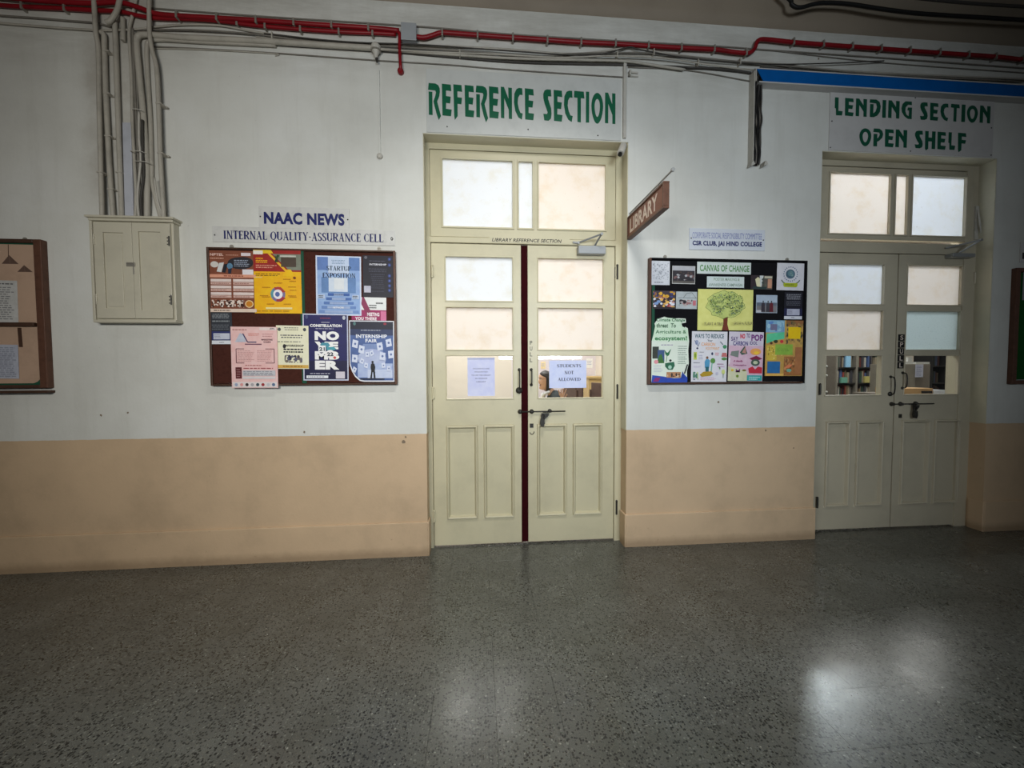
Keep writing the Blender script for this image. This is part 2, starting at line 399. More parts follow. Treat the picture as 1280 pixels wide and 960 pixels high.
# ------------------------------------------------------------------ doors
def frame_boxes(b, X0, X1, Z0, Z1, holes, y0, y1):
    """rectangular slab with rectangular holes, as a grid of boxes"""
    xs = sorted({X0, X1} | {h[0] for h in holes} | {h[1] for h in holes})
    zs = sorted({Z0, Z1} | {h[2] for h in holes} | {h[3] for h in holes})
    vid = {}; vs = []; fs = []
    def V(i, j, s):
        k = (i, j, s)
        if k not in vid: vid[k] = len(vs); vs.append((xs[i], (y0, y1)[s], zs[j]))
        return vid[k]
    def solid(i, j):
        if i < 0 or j < 0 or i >= len(xs) - 1 or j >= len(zs) - 1: return False
        cx, cz = (xs[i] + xs[i + 1]) / 2, (zs[j] + zs[j + 1]) / 2
        return not any(h[0] < cx < h[1] and h[2] < cz < h[3] for h in holes)
    for i in range(len(xs) - 1):
        for j in range(len(zs) - 1):
            if not solid(i, j): continue
            fs.append((V(i, j, 0), V(i + 1, j, 0), V(i + 1, j + 1, 0), V(i, j + 1, 0)))
            fs.append((V(i, j, 1), V(i, j + 1, 1), V(i + 1, j + 1, 1), V(i + 1, j, 1)))
            for di, dj, a, c in ((-1, 0, (i, j), (i, j + 1)), (1, 0, (i + 1, j + 1), (i + 1, j)), (0, -1, (i + 1, j), (i, j)), (0, 1, (i, j + 1), (i + 1, j + 1))):
                if not solid(i + di, j + dj): fs.append((V(*a, 0), V(*c, 0), V(*c, 1), V(*a, 1)))
    b.add(vs, fs)
def snapz(rs):     # the panes of one row share their heights
    z0 = sum(r[2] for r in rs) / len(rs); z1 = sum(r[3] for r in rs) / len(rs)
    return [(r[0], r[1], z0, z1) for r in rs]
def ring(b, X0, X1, Z0, Z1, w, y0, y1): frame_boxes(b, X0, X1, Z0, Z1, [(X0 + w, X1 - w, Z0 + w, Z1 - w)], y0, y1)
def panel(b, X0, X1, Z0, Z1, yf):
    # recessed field with raised moulding round it
    prof = [(0, 0), (.003, -.011), (.009, -.014), (.015, -.011), (.019, -.002), (.024, .010)]
    vs = []; fs = []
    for k, (inn, yy) in enumerate(prof):
        vs += [(X0 + inn, yf + yy, Z0 + inn), (X1 - inn, yf + yy, Z0 + inn), (X1 - inn, yf + yy, Z1 - inn), (X0 + inn, yf + yy, Z1 - inn)]
    for k in range(len(prof) - 1):
        for q in range(4): a = 4 * k + q; c = 4 * k + (q + 1) % 4; fs.append((a, c, c + 4, a + 4))
    k = 4 * (len(prof) - 1); fs.append((k, k + 1, k + 2, k + 3)); b.add(vs, fs)
def pull_handle(b, x, z0, z1, y):
    b.tube([(x, y, z1), (x, y - .03, z1 - .008), (x, y - .038, (z0 + z1) / 2), (x, y - .03, z0 + .008), (x, y, z0)], .0045, 8, 5)
    b.lathe((x, y, z1), [(.011, .0), (.011, -.004), (.005, -.006)], 'y', 10); b.lathe((x, y, z0), [(.011, .0), (.011, -.004), (.005, -.006)], 'y', 10)
def make_door(n, O, P, cm, label):
    D = P['D']
    d = thing(f'door_{n}', ((O[0] + O[1]) / 2, D, 0), label, None, None, True)
    tr = snapz([rp(*r, D + .004) for r in P['transom']])
    lz1 = P['leaf_top']; railz = P['rail_z']           # leaf top, bottom of transom sash
    X0, xm0, xm1, X1 = P['x']
    # frame: jambs, head and cross rail
    b = MB(); frame_boxes(b, O[0] - .01, O[1] + .01, .0, OZ + .01, [(X0 - .003, X1 + .003, -.1, lz1 + .003), (X0 - .003, X1 + .003, railz, P['sash_top'] + .003)], D, D + .10)
    fr = b.build('door_frame', cm, d, bevel=.004)
    b = MB(); frame_boxes(b, X0 - .002, X1 + .002, railz + P['gap'], P['sash_top'], tr, D + .006, D + .045)
    for q in tr[0:3]: ring(b, q[0] - .009, q[1] + .009, q[2] - .009, q[3] + .009, .012, D - .001, D + .012)
    b.build('transom_sash', cm, fr, bevel=.003)
    for q, m in zip(tr, P['tm']):
        b = MB(); b.box(q[0] - .004, q[1] + .004, D + .022, D + .026, q[2] - .004, q[3] + .004); b.build('pane', m, fr)
    for li, L in enumerate(P['leaves']):
        lx0, lx1 = ((X0, xm0), (xm1, X1))[li]
        gl = [rp(*r, D + .010) for r in L['glass']]
        gx = (sum(g[0] for g in gl) / 3, sum(g[1] for g in gl) / 3)
        zz = P['gz']; gl = [(gx[0], gx[1], *z) for z in zz]
        pn = [rp(*r, D + .010) for r in L['panels']]; pz = P['pz']
        pn = [(p[0], p[1], *pz) for p in pn]
        yf = D + .010
        b = MB(); frame_boxes(b, lx0, lx1, .012, lz1, gl + pn, yf, yf + .040)
        leaf = b.build('door_leaf', cm, d, bevel=.0025)
        for p in pn:
            b = MB(); panel(b, *p, yf); b.build('panel', cm, leaf, smooth=False)
        for k, g in enumerate(gl):
            b = MB(); b.box(g[0] - .003, g[1] + .003, yf + .018, yf + .022, g[2] - .003, g[3] + .003)
            b.build('pane', L['gm'][k], leaf)
        b = MB()
        for g in gl: ring(b, g[0] - .006, g[1] + .006, g[2] - .006, g[3] + .006, .009, yf - .005, yf + .010)
        b.build('glazing_bead', cm, leaf, bevel=.003)
        L['obj'] = leaf; L['yf'] = yf
    return d, fr
zr = lambda px, y0, y1, D=.115: (at(px, y1, D)[1], at(px, y0, D)[1])
D1 = dict(D=DD, x=(-.320, at(652, 500, .115)[0], at(660, 500, .115)[0], .997), leaf_top=at(600, 305, .115)[1], rail_z=at(600, 297, .11)[1],
    sash_top=at(600, 189, .11)[1], gap=.002,
    transom=[(553, 199, 641, 284), (648, 202, 666, 285.5), (673, 204, 757, 287)], tm=[M_fr, M_fr, M_frw],
    gz=[zr(600, 444.5, 498.5), zr(600, 384, 437.5), zr(600, 321, 376.5)], pz=zr(580, 532, 648.5),
    leaves=[dict(glass=[(557.5, 444.5, 641.5, 498), (557.5, 384, 641, 437), (557, 321, 641, 376)], gm=[M_glass, M_frw, M_fr],
                 panels=[(558.5, 532, 597.5, 648), (605, 532, 643, 648)]),
            dict(glass=[(672.5, 444.5, 754, 498), (672.5, 385, 754, 438), (672, 325, 754, 377)], gm=[M_glass, M_frw, M_frw],
                 panels=[(671.5, 532, 708.5, 648), (716, 532, 752.5, 648)])])
d1, fr1 = make_door(1, O1, D1, M_cream, 'cream double door with frosted panes and a maroon gap at the middle')
D2 = dict(D=DD, x=(2.52, at(1117.2, 500, .115)[0], at(1118.2, 500, .115)[0], 3.80), leaf_top=at(1110, 317.5, .115)[1], rail_z=at(1110, 303.5, .11)[1],
    sash_top=at(1120, 211, .11)[1], gap=.022,
    transom=[(1037, 216.5, 1113, 291), (1119, 219, 1134.5, 293.5), (1140, 220, 1215, 297)], tm=[M_frw, M_frw, M_fr],
    gz=[zr(1070, 444.5, 494), zr(1070, 388, 437.5), zr(1070, 330, 380.5)], pz=zr(1090, 526, 632),
    leaves=[dict(glass=[(1032, 444, 1102, 494), (1033, 388, 1103, 437), (1034.5, 330, 1105, 380)], gm=[M_glass, M_frw, M_fr],
                 panels=[(1031, 526, 1061, 632), (1069, 526, 1102.5, 632)]),
            dict(glass=[(1129.5, 445, 1197, 494), (1132, 390, 1200, 439), (1134.5, 332, 1202, 382)], gm=[M_glass, M_frb, M_frw],
                 panels=[(1125, 526, 1160, 632), (1165.5, 526, 1197.5, 632)])])
d2, fr2 = make_door(2, O2, D2, M_cream2, 'second cream double door, dimmer, under the open shelf sign')
# maroon rebate strip in the gap of door 1
L1, R1 = D1['leaves'][0]['obj'], D1['leaves'][1]['obj']; YF = .115
b = MB(); b.box(D1['x'][1] - .012, D1['x'][2] + .004, YF + .012, YF + .030, .012, D1['leaf_top'] - .002); b.box(D1['x'][1] - .002, D1['x'][1] + .004, YF - .001, YF + .02, .012, D1['leaf_top'] - .002)
b.build('rebate_strip', M_maroon, d1)
L2, R2 = D2['leaves'][0]['obj'], D2['leaves'][1]['obj']
b = MB(); b.box(D2['x'][1] - .010, D2['x'][2] + .010, YF + .030, YF + .045, .012, D2['leaf_top'] - .002); b.build('rebate_strip', M_cream2, d2)
# ironmongery of door 1
def hw(fn, name, m, parent, **k):
    b = MB(); fn(b); return b.build(name, m, parent, **k)
def P3(px, py, dep): x, z = at(px, py, dep); return (x, dep, z)
def handle1(b): x, z1 = at(649, 462, YF); _, z0 = at(649, 487, YF); pull_handle(b, x, z0, z1, YF); b.lathe((x - .002, YF, z0 - .006), [(.024, 0), (.024, -.006), (.015, -.014), (.004, -.016)], 'y', 14)
hw(handle1, 'handle', M_iron, L1, smooth=True)
def handle2(b): x, z1 = at(664, 462, YF); _, z0 = at(664, 481, YF); pull_handle(b, x, z0, z1, YF)
hw(handle2, 'handle', M_iron, R1, smooth=True)
def handle3(b):
    x, z1 = at(1113, 471, YF); _, z0 = at(1112, 493, YF); pull_handle(b, x, z0, z1, YF); b.lathe((x - .002, YF, z0 + .004), [(.018, 0), (.018, -.006), (.012, -.012), (.004, -.014)], 'y', 14)
hw(handle3, 'handle', M_iron, L2, smooth=True)
def handle4(b): x, z1 = at(1128, 466, YF); _, z0 = at(1126, 485, YF); pull_handle(b, x, z0, z1, YF)
hw(handle4, 'handle', M_iron, R2, smooth=True)
def bolt(b, pl, pr, py, x0, xe, xh):
    x, z = at(pl, py, YF); xr_, _ = at(pr, py, YF); xa, _ = at(x0, py, YF); xb, _ = at(xe, py, YF); xc, _ = at(xh, py, YF)
    b.cyl((x, YF - .014, z), (xb, YF - .014, z), .0048, 8)
    for xx in (x, xa): b.lathe((xx, YF, z), [(.017, 0), (.017, -.006), (.010, -.016), (.010, -.024), (.003, -.025)], 'y', 12)
    b.lathe((xc, YF, z + .004), [(.014, 0), (.014, -.012), (.009, -.022), (.003, -.024)], 'y', 12)
    b.box(xc - .05, xc + .012, YF - .012, YF, z - .008, z + .004)
hw(lambda b: bolt(b, 650, 700, 514.5, 664.5, 706, 687), 'bolt', M_iron, R1, smooth=True)
hw(lambda b: bolt(b, 1114, 1160, 505, 1125, 1165, 1143), 'bolt', M_iron, R2, smooth=True)
def padlock(b, px, py):
    x, z = at(px, py, YF); y = YF - .03
    b.tube([(x + .006, y, z + .022), (x + .014, y, z + .045), (x + .002, y, z + .058), (x - .010, y, z + .045), (x - .008, y, z + .02)], .0035, 8, 4)
    b.prism([(x - .020, z - .004), (x - .013, z - .030), (x + .006, z - .034), (x + .014, z - .01), (x + .012, z + .024), (x - .014, z + .026)], y - .009, y + .009)
hw(lambda b: padlock(b, 677.5, 527), 'padlock', M_iron, R1, bevel=.002)
hw(lambda b: padlock(b, 1139, 517), 'padlock', M_iron, R2, bevel=.002)
def strap(b, px, py):
    x, z = at(px, py, YF); b.prism([(x - .022, z), (x + .035, z), (x + .03, z - .02), (x - .004, z - .05), (x - .016, z - .05)], YF - .022, YF - .017)
hw(lambda b: strap(b, 680, 516), 'hasp', M_iron, R1); hw(lambda b: strap(b, 1141, 506), 'hasp', M_iron, R2)
def keyhole(b, px, py):
    x, z = at(px, py, YF); b.box(x - .013, x + .013, YF - .004, YF, z - .015, z + .015); b.lathe((x, YF - .004, z), [(.006, 0), (.006, -.003), (.002, -.003)], 'y', 10)
hw(lambda b: keyhole(b, 664.5, 532), 'keyhole_plate', M_iron, R1); hw(lambda b: keyhole(b, 1125, 520), 'keyhole_plate', M_iron, R2)
def crescent(b): x, z = at(665, 541, YF); b.tube([(x - .016, YF - .001, z + .004), (x - .008, YF - .001, z - .008), (x + .004, YF - .001, z - .010), (x + .014, YF - .001, z + .002), (x + .015, YF - .001, z + .010)], .003, 6, 4)
hw(crescent, 'wear_mark', M_iron, R1)
def hinge(b, px, py, s=1, h=.05):
    x, z = at(px, py, YF); b.cyl((x, YF - .012, z - h), (x, YF - .012, z + h), .007, 10); b.box(x - .016 * s, x + .003, YF - .006, YF, z - h * .8, z + h * .8)
    b.lathe((x, YF - .012, z + h), [(.009, 0), (.006, .006), (.001, .01)], 'z', 8)
for px, py in ((771, 341), (771, 490), (770, 634)): hw(lambda b: hinge(b, px, py), 'hinge', M_iron, R1)
for px, py in ((540.5, 340), (541.5, 492), (543, 645)): hw(lambda b: hinge(b, px, py, -1, .04), 'hinge', M_cream, L1)
for px, py in ((1023.5, 487), (1020, 628)): hw(lambda b: hinge(b, px, py, -1, .04), 'hinge', M_iron, L2)
for px, py in ((1213, 490), (1208, 620), (1216, 348)): hw(lambda b: hinge(b, px, py, 1, .04), 'hinge', M_cream2, R2)
# door closers
def closer(leaf, x0, y0, x1, y1, arm, m):
    X0, X1, Z0, Z1 = rp(x0, y0, x1, y1, YF - .03)
    c = MB(); c.box(X0, X1, YF - .06, YF, Z0, Z1); o = c.build('closer_body', m, leaf, bevel=.006)
    c = MB(); pts = [P3(*p) for p in arm]
    for a, e in zip(pts, pts[1:]): c.tube([a, e], .007, 6, 0, .5); c.cyl((a[0], a[1] - .008, a[2]), (a[0], a[1] + .008, a[2]), .010, 10)
    c.build('closer_arm', M_closer, leaf)
closer(R1, 722, 308.5, 756, 318.5, [(743, 308, YF - .04), (752, 292.5, YF - .13), (723, 303.5, YF - .02), (716, 302.5, YF - .02)], M_grey)
closer(R2, 1186, 317.5, 1214, 322.5, [(1196, 318, YF - .04), (1226, 300, YF - .13), (1182, 310, YF - .02)], M_closer)
# transom stay of door 2
hw(lambda b: (b.tube([P3(1222, 262, DD - .01), P3(1225, 280, DD - .03), P3(1227, 302, DD - .01)], .006, 6, 4), b.box(*[v for v in (at(1218, 262, DD)[0], at(1223, 262, DD)[0])], DD - .01, DD, at(1220, 300, DD)[1], at(1220, 258, DD)[1])), 'transom_stay', M_wht, fr2)

# ------------------------------------------------------------------ lettering
def text_geo(s, bold=0.0, shear=0.0):
    cu = bpy.data.curves.new('t', 'FONT'); cu.body = s; cu.offset = bold; cu.resolution_u = 3; cu.shear = shear; cu.space_character = 1 + bold * 1.5
    o = bpy.data.objects.new('t', cu); COL.objects.link(o)
    bpy.context.view_layer.update()
    me = o.to_mesh(); vs = [(v.co.x, v.co.y) for v in me.vertices]; fs = [list(p.vertices) for p in me.polygons]
    o.to_mesh_clear(); bpy.data.objects.remove(o); bpy.data.curves.remove(cu)
    if not vs: return [], []
    x0 = min(v[0] for v in vs); x1 = max(v[0] for v in vs); y0 = min(v[1] for v in vs); y1 = max(v[1] for v in vs)
    return [((v[0] - x0) / max(x1 - x0, 1e-6), (v[1] - y0) / max(y1 - y0, 1e-6)) for v in vs], fs
# serif capitals: strokes on a unit-high grid; T thick vertical, H thin bar, D diagonal, A arc
def S(ch):
    t = .17; V = lambda x, a=0, z=1: ('T', x, a, z); H = lambda y, a, z: ('H', y, a, z)
    g = {'I': (.36, [V(.18)]), 'L': (.62, [V(.15), H(.03, .15, .58), ('D', .58, 0, .60, .25, .05)]),
     'T': (.68, [V(.34), H(.97, .04, .64), ('D', .04, 1, .03, .74, .05), ('D', .64, 1, .65, .74, .05)]),
     'E': (.62, [V(.15), H(.97, .15, .56), H(.51, .15, .42), H(.03, .15, .58), ('D', .56, 1, .57, .78, .05), ('D', .58, 0, .60, .24, .05), ('D', .42, .4, .42, .62, .04)]),
     'N': (.82, [('Tn', .14, 0, 1), ('Tn', .68, 0, 1), ('D', .14, 1, .68, 0, .18)]),
     'R': (.74, [V(.15), H(.97, .15, .4), H(.48, .15, .4), ('A', .40, .725, .20, .245, -90, 90), ('D', .38, .48, .66, .02, .18), H(.02, .58, .74)]),
     'P': (.64, [V(.15), H(.97, .15, .4), H(.46, .15, .4), ('A', .40, .715, .19, .255, -90, 90)]),
     'D': (.78, [V(.15), H(.97, .15, .4), H(.03, .15, .4), ('A', .38, .5, .32, .47, -90, 90)]),
     'A': (.80, [('D', .40, 1, .12, 0, .06), ('D', .38, 1, .64, 0, .19), H(.34, .22, .56), H(.02, .02, .22), H(.02, .52, .78)]),
     'O': (.78, [('A', .39, .5, .32, .48, 0, 360)]), 'Q': (.78, [('A', .39, .5, .32, .48, 0, 360), ('D', .36, .1, .66, -.18, .10)]),
     'C': (.70, [('A', .39, .5, .31, .48, 50, 310), ('D', .60, .98, .60, .70, .05), ('D', .60, .28, .61, .06, .04)]),
     'S': (.56, [('A', .28, .745, .18, .235, 30, 250), ('A', .28, .255, .20, .235, -150, 70), ('D', .22, .56, .36, .44, .16), ('D', .47, .98, .47, .72, .05), ('D', .08, .28, .08, .02, .05)]),
     'U': (.80, [('T1', .15, .32, 1), ('Tn', .66, .30, 1), ('A', .405, .32, .255, .31, 180, 360)]),
     'Y': (.76, [V(.38, 0, .46), ('D', .12, 1, .40, .42, .18), ('D', .66, 1, .38, .42, .06), H(.98, .02, .24), H(.98, .56, .74)]),
     'W': (1.1, [('D', .12, 1, .34, 0, .17), ('D', .34, 0, .54, .9, .06), ('D', .52, 1, .76, 0, .17), ('D', .76, 0, .98, 1, .06), H(.98, .02, .24), H(.98, .88, 1.08)]),
     'X': (.78, [('D', .12, 1, .64, 0, .18), ('D', .64, 1, .12, 0, .06), H(.98, .02, .26), H(.98, .52, .74), H(.02, .02, .24), H(.02, .5, .76)]),
     '-': (.34, [H(.42, .05, .29), H(.46, .05, .29)]), ' ': (.34, [])}
    return g[ch]
def serif_geo(s):
    vs = []; fs = []; x = 0
    def seg(x0, y0, x1, y1, w):
        dx, dy = x1 - x0, y1 - y0; L = math.hypot(dx, dy) or 1; nx, ny = -dy / L * w / 2, dx / L * w / 2; k = len(vs)
        vs.extend([(x0 + nx, y0 + ny), (x0 - nx, y0 - ny), (x1 - nx, y1 - ny), (x1 + nx, y1 + ny)]); fs.append([k, k + 1, k + 2, k + 3])
    for ch in s:
        w, st = S(ch)
        for q in st:
            if q[0] in ('T', 'T1', 'Tn'):
                wd_ = .09 if q[0] == 'Tn' else .22
                seg(x + q[1], q[2], x + q[1], q[3], wd_); 
                if q[3] >= .98: seg(x + q[1] - .15, .975, x + q[1] + .15, .975, .05)
                if q[2] <= .02: seg(x + q[1] - .15, .025, x + q[1] + .15, .025, .05)
            elif q[0] == 'H': seg(x + q[2], q[1], x + q[3], q[1], .085)
            elif q[0] == 'D': seg(x + q[1], q[2], x + q[3], q[4], q[5])
            else:
                _, cx, cy, rx, ry, a0, a1 = q; n = 14; k = len(vs)
                for i in range(n + 1):
                    a = math.radians(a0 + (a1 - a0) * i / n); h = .04 + .07 * abs(math.cos(a))
                    for sg in (1, -1): vs.append((x + cx + (rx + sg * h) * math.cos(a), cy + (ry + sg * .035) * math.sin(a)))
                for i in range(n): fs.append([k + 2 * i, k + 2 * i + 1, k + 2 * i + 3, k + 2 * i + 2])
        x += w + .06
    return [(v[0] / x, v[1]) for v in vs], fs
def put2d(b, vs, fs, X0, X1, Z0, Z1, y):
    b.add([(X0 + u * (X1 - X0), y, Z0 + v * (Z1 - Z0)) for u, v in vs], [f[::-1] for f in fs] if False else fs)
# display capitals of the two section signs, unit box, y down
def nrm(p, x0, x1, y0, y1): return [((x - x0) / (x1 - x0), (y - y0) / (y1 - y0)) for x, y in p]
GL = {
 'R': [nrm([(64,100),(150,103),(186,122),(204,160),(206,205),(198,262),(170,330),(217,512),(188,565),(158,480),(122,330),(146,262),(156,215),(146,192),(55,187)], 55, 215, 100, 505), nrm([(62,208),(110,210),(110,505),(62,503)], 55, 215, 100, 505)],
 'E': [nrm([(232,108),(346,115),(352,198),(285,192),(285,262),(345,268),(335,355),(284,350),(282,425),(355,432),(345,518),(236,512)], 232, 354, 108, 514)],
 'F': [nrm([(378,120),(483,125),(490,212),(430,206),(430,282),(488,286),(478,370),(430,366),(430,522),(393,575),(385,510)], 378, 490, 120, 525)],
 'N': [nrm([(983,155),(1024,156),(1080,300),(1078,160),(1125,162),(1125,558),(1084,556),(1082,440),(1027,300),(1027,553),(983,550)], 983, 1125, 157, 556)],
 'C': [nrm([(1255,168),(1260,255),(1225,252),(1203,290),(1197,360),(1212,430),(1232,478),(1262,488),(1250,565),(1205,538),(1165,460),(1148,350),(1154,240),(1182,182),(1215,166)], 1148, 1262, 166, 562)],
 'S': [nrm([(380,180),(385,262),(345,262),(345,295),(382,405),(388,470),(380,530),(350,557),(297,555),(285,475),(330,477),(338,455),(300,350),(286,290),(285,235),(300,192),(330,178)], 285, 387, 179, 557)],
 'T': [nrm([(665,200),(780,205),(788,288),(745,285),(745,578),(703,576),(703,283),(660,280)], 660, 788, 202, 577)],
 'I': [[(0, 0), (1, 0), (1, 1), (0, 1)]],
 'L': [[(0, 0), (.46, 0), (.46, .74), (1, .76), (.92, 1), (.18, 1), (.14, .62), (0, .60)]],
 'P': [[(.06, 0), (.62, 0), (.9, .12), (1, .30), (.92, .50), (.62, .68), (.42, .74), (.42, 1), (.04, 1), (.04, .30), (.42, .30), (.42, .56), (.58, .44), (.66, .32), (.58, .22), (.0, .20)]],
 'H': [[(0, 0), (.34, 0), (.34, .36), (.66, .36), (.66, 0), (1, 0), (1, 1), (.66, 1), (.66, .58), (.34, .58), (.34, 1), (.12, 1.10), (.03, 1.0)]],
 'G': [[(.96, 0), (.98, .20), (.62, .19), (.40, .34), (.38, .56), (.50, .76), (.70, .83), (.72, .52), (.55, .50), (.62, .34), (1, .34), (1, 1), (.62, .99), (.28, .84), (.06, .62), (0, .40), (.10, .16), (.36, 0)]],
 'D': [[(.04, 0), (.60, 0), (.88, .12), (1, .36), (.94, .68), (.72, .90), (.40, 1), (.06, 1), (.06, .26), (.36, .26), (.36, .78), (.56, .66), (.66, .42), (.58, .22), (.0, .19)]],
}
def display(b, s, xr, zt, zb, y):
    """s: letters; xr: list of (X0, X1) in metres"""
    for ch, (x0, x1) in zip(s, xr):
        h = zt - zb; w = x1 - x0
        if ch == 'O':
            n = 28; vs = []; fs = []
            for i in range(n):
                a = 2 * math.pi * i / n; c, sn = math.cos(a), math.sin(a)
                for rx, r_up, r_dn in ((.5, .44, .56), (.225, .24, .34)):
                    vs.append((x0 + w * (.5 + rx * c * (1 - .10 * max(0, -sn))), y, zb + h * (.54 + (r_up if sn > 0 else r_dn) * sn)))
            for i in range(n): a = 2 * i; c = 2 * ((i + 1) % n); fs.append((a, a + 1, c + 1, c))
            b.add(vs, fs); continue
        for poly in GL[ch]: b.add([(x0 + u * w, y, zt - v * h) for u, v in poly], [tuple(range(len(poly)))])
def plate(name, r, label, catg, m, th=.006, y=0.0, bevel=.0015):
    X0, X1, Z0, Z1 = r; t = thing(name, ((X0 + X1) / 2, y, Z0), label, catg)
    b = MB(); b.box(X0, X1, y - th, y, Z0, Z1); b.build('board', m, t, bevel=bevel); return t
def screws(t, pts, y):
    for p in pts:
        x, z = at(*p); b = MB(); b.lathe((x, y, z), [(.005, 0), (.004, -.002), (.001, -.003)], 'y', 8); b.build('screw', M_iron, t)
s1 = plate('section_sign', (at(533, 130)[0], at(776, 130)[0], OZ + .004, at(650, 93)[1]), 'large white sign lettered REFERENCE SECTION in green above the left door', 'sign', M_sign)
c1 = lambda x: 530 + x / 10.24
c2 = lambda x: 650 + x / 9.846
lx = [(c1(a), c1(z)) for a, z in ((55,215),(232,354),(378,490),(522,642),(662,818),(832,957),(983,1125),(1150,1262))] + [(c2(a), c2(z)) for a, z in ((58,170),(285,386),(412,520),(538,646),(660,790),(808,848),(875,1020),(1043,1171))]
zt = (at(536, 104.8)[1] + at(768, 117)[1]) / 2; zb = (at(536, 144.5)[1] + at(768, 155.6)[1]) / 2
b = MB(); display(b, 'REFERENCESECTION', [(at(a, 130)[0], at(z, 130)[0]) for a, z in lx], zt, zb, -.0068); b.build('lettering', M_green, s1)
screws(s1, [(559, 159), (660, 162.5), (747, 170)], -.006)
s2 = plate('section_sign', (at(1036, 155)[0], at(1241, 155)[0], OZ + .004, at(1138, 121.5)[1]), 'white sign lettered LENDING SECTION OPEN SHELF in green above the right door', 'sign', M_sign2)
c3 = lambda x: 1035 + x / 10.667
c4 = lambda x: 1135 + x / 10.667
r1 = [(c3(a), c3(z)) for a, z in ((78,185),(212,330),(358,505),(538,690),(712,760),(790,940),(965,1106))] + [(c4(a), c4(z)) for a, z in ((148,250),(280,392),(418,525),(555,675),(700,750),(772,918),(945,1085))]
r2 = [(c3(a), c3(z)) for a, z in ((405,565),(588,722),(745,865),(888,1040))] + [(c4(a), c4(z)) for a, z in ((78,185),(212,352),(378,492),(525,618),(650,762))]
zt = (at(1043, 122.7)[1] + at(1236, 133)[1]) / 2; zb = (at(1044, 144.7)[1] + at(1236, 155)[1]) / 2
zt2 = (at(1075, 160.5)[1] + at(1200, 166.5)[1]) / 2; zb2 = (at(1075, 182.7)[1] + at(1200, 188.5)[1]) / 2
b = MB(); display(b, 'LENDINGSECTION', [(at(a, 140)[0], at(z, 140)[0]) for a, z in r1], zt, zb, -.0068)
display(b, 'OPENSHELF', [(at(a, 175)[0], at(z, 175)[0]) for a, z in r2], zt2, zb2, -.0068); b.build('lettering', M_dgreen, s2)
screws(s2, [(1039, 152), (1037, 185), (1137, 189.5), (1238, 160.5), (1237.5, 194.5), (1143, 123)], -.006)

def px_text(b, s, x0, y0, x1, y1, y, bold=.02, serif=False, shear=0):
    X0, X1, Z0, Z1 = rp(x0, y0, x1, y1); vs, fs = serif_geo(s) if serif else text_geo(s, bold, shear); put2d(b, vs, fs, X0, X1, Z0, Z1, y)
t = plate('name_plate', rp(324, 259.5, 437, 286.5), 'white plate lettered NAAC NEWS above the brown notice board', 'sign', M_plate2, .006)
b = MB(); px_text(b, 'NAAC NEWS', 330.5, 266.5, 431, 281.5, -.0068, .048); b.build('lettering', M_blue, t); screws(t, [(326, 271), (435, 275)], -.006)
t = plate('name_plate', rp(266, 285.5, 494, 305), 'long white plate lettered INTERNAL QUALITY-ASSURANCE CELL', 'sign', M_plate2, .005)
b = MB(); px_text(b, 'INTERNAL QUALITY-ASSURANCE CELL', 280, 290.8, 480, 301, -.0058, serif=True); b.build('lettering', M_blue, t); screws(t, [(269, 294), (491, 299)], -.005)
b = MB(); px_text(b, 'c', 488.5, 296.5, 491, 301, -.0058); b.build('torn_mark', M_iron, t)
t = plate('name_plate', rp(861, 286.5, 955.5, 313), 'pale blue plate above the black notice board, lettered in blue', 'sign', M_plate, .006)
M_lblue = mat('faded_blue_vinyl', (.20, .23, .48), .5)
b = MB(); px_text(b, 'CORPORATE SOCIAL RESPONSIBILITY COMMITTEE', 865, 291.5, 951.5, 299, -.0068, .0); b.build('faded_lettering', M_lblue, t)
b = MB(); px_text(b, 'CSR CLUB, JAI HIND COLLEGE', 865, 302, 951.5, 309.5, -.0068, .045); b.build('lettering', M_blue, t); screws(t, [(863.5, 298), (953.5, 300.5)], -.006)

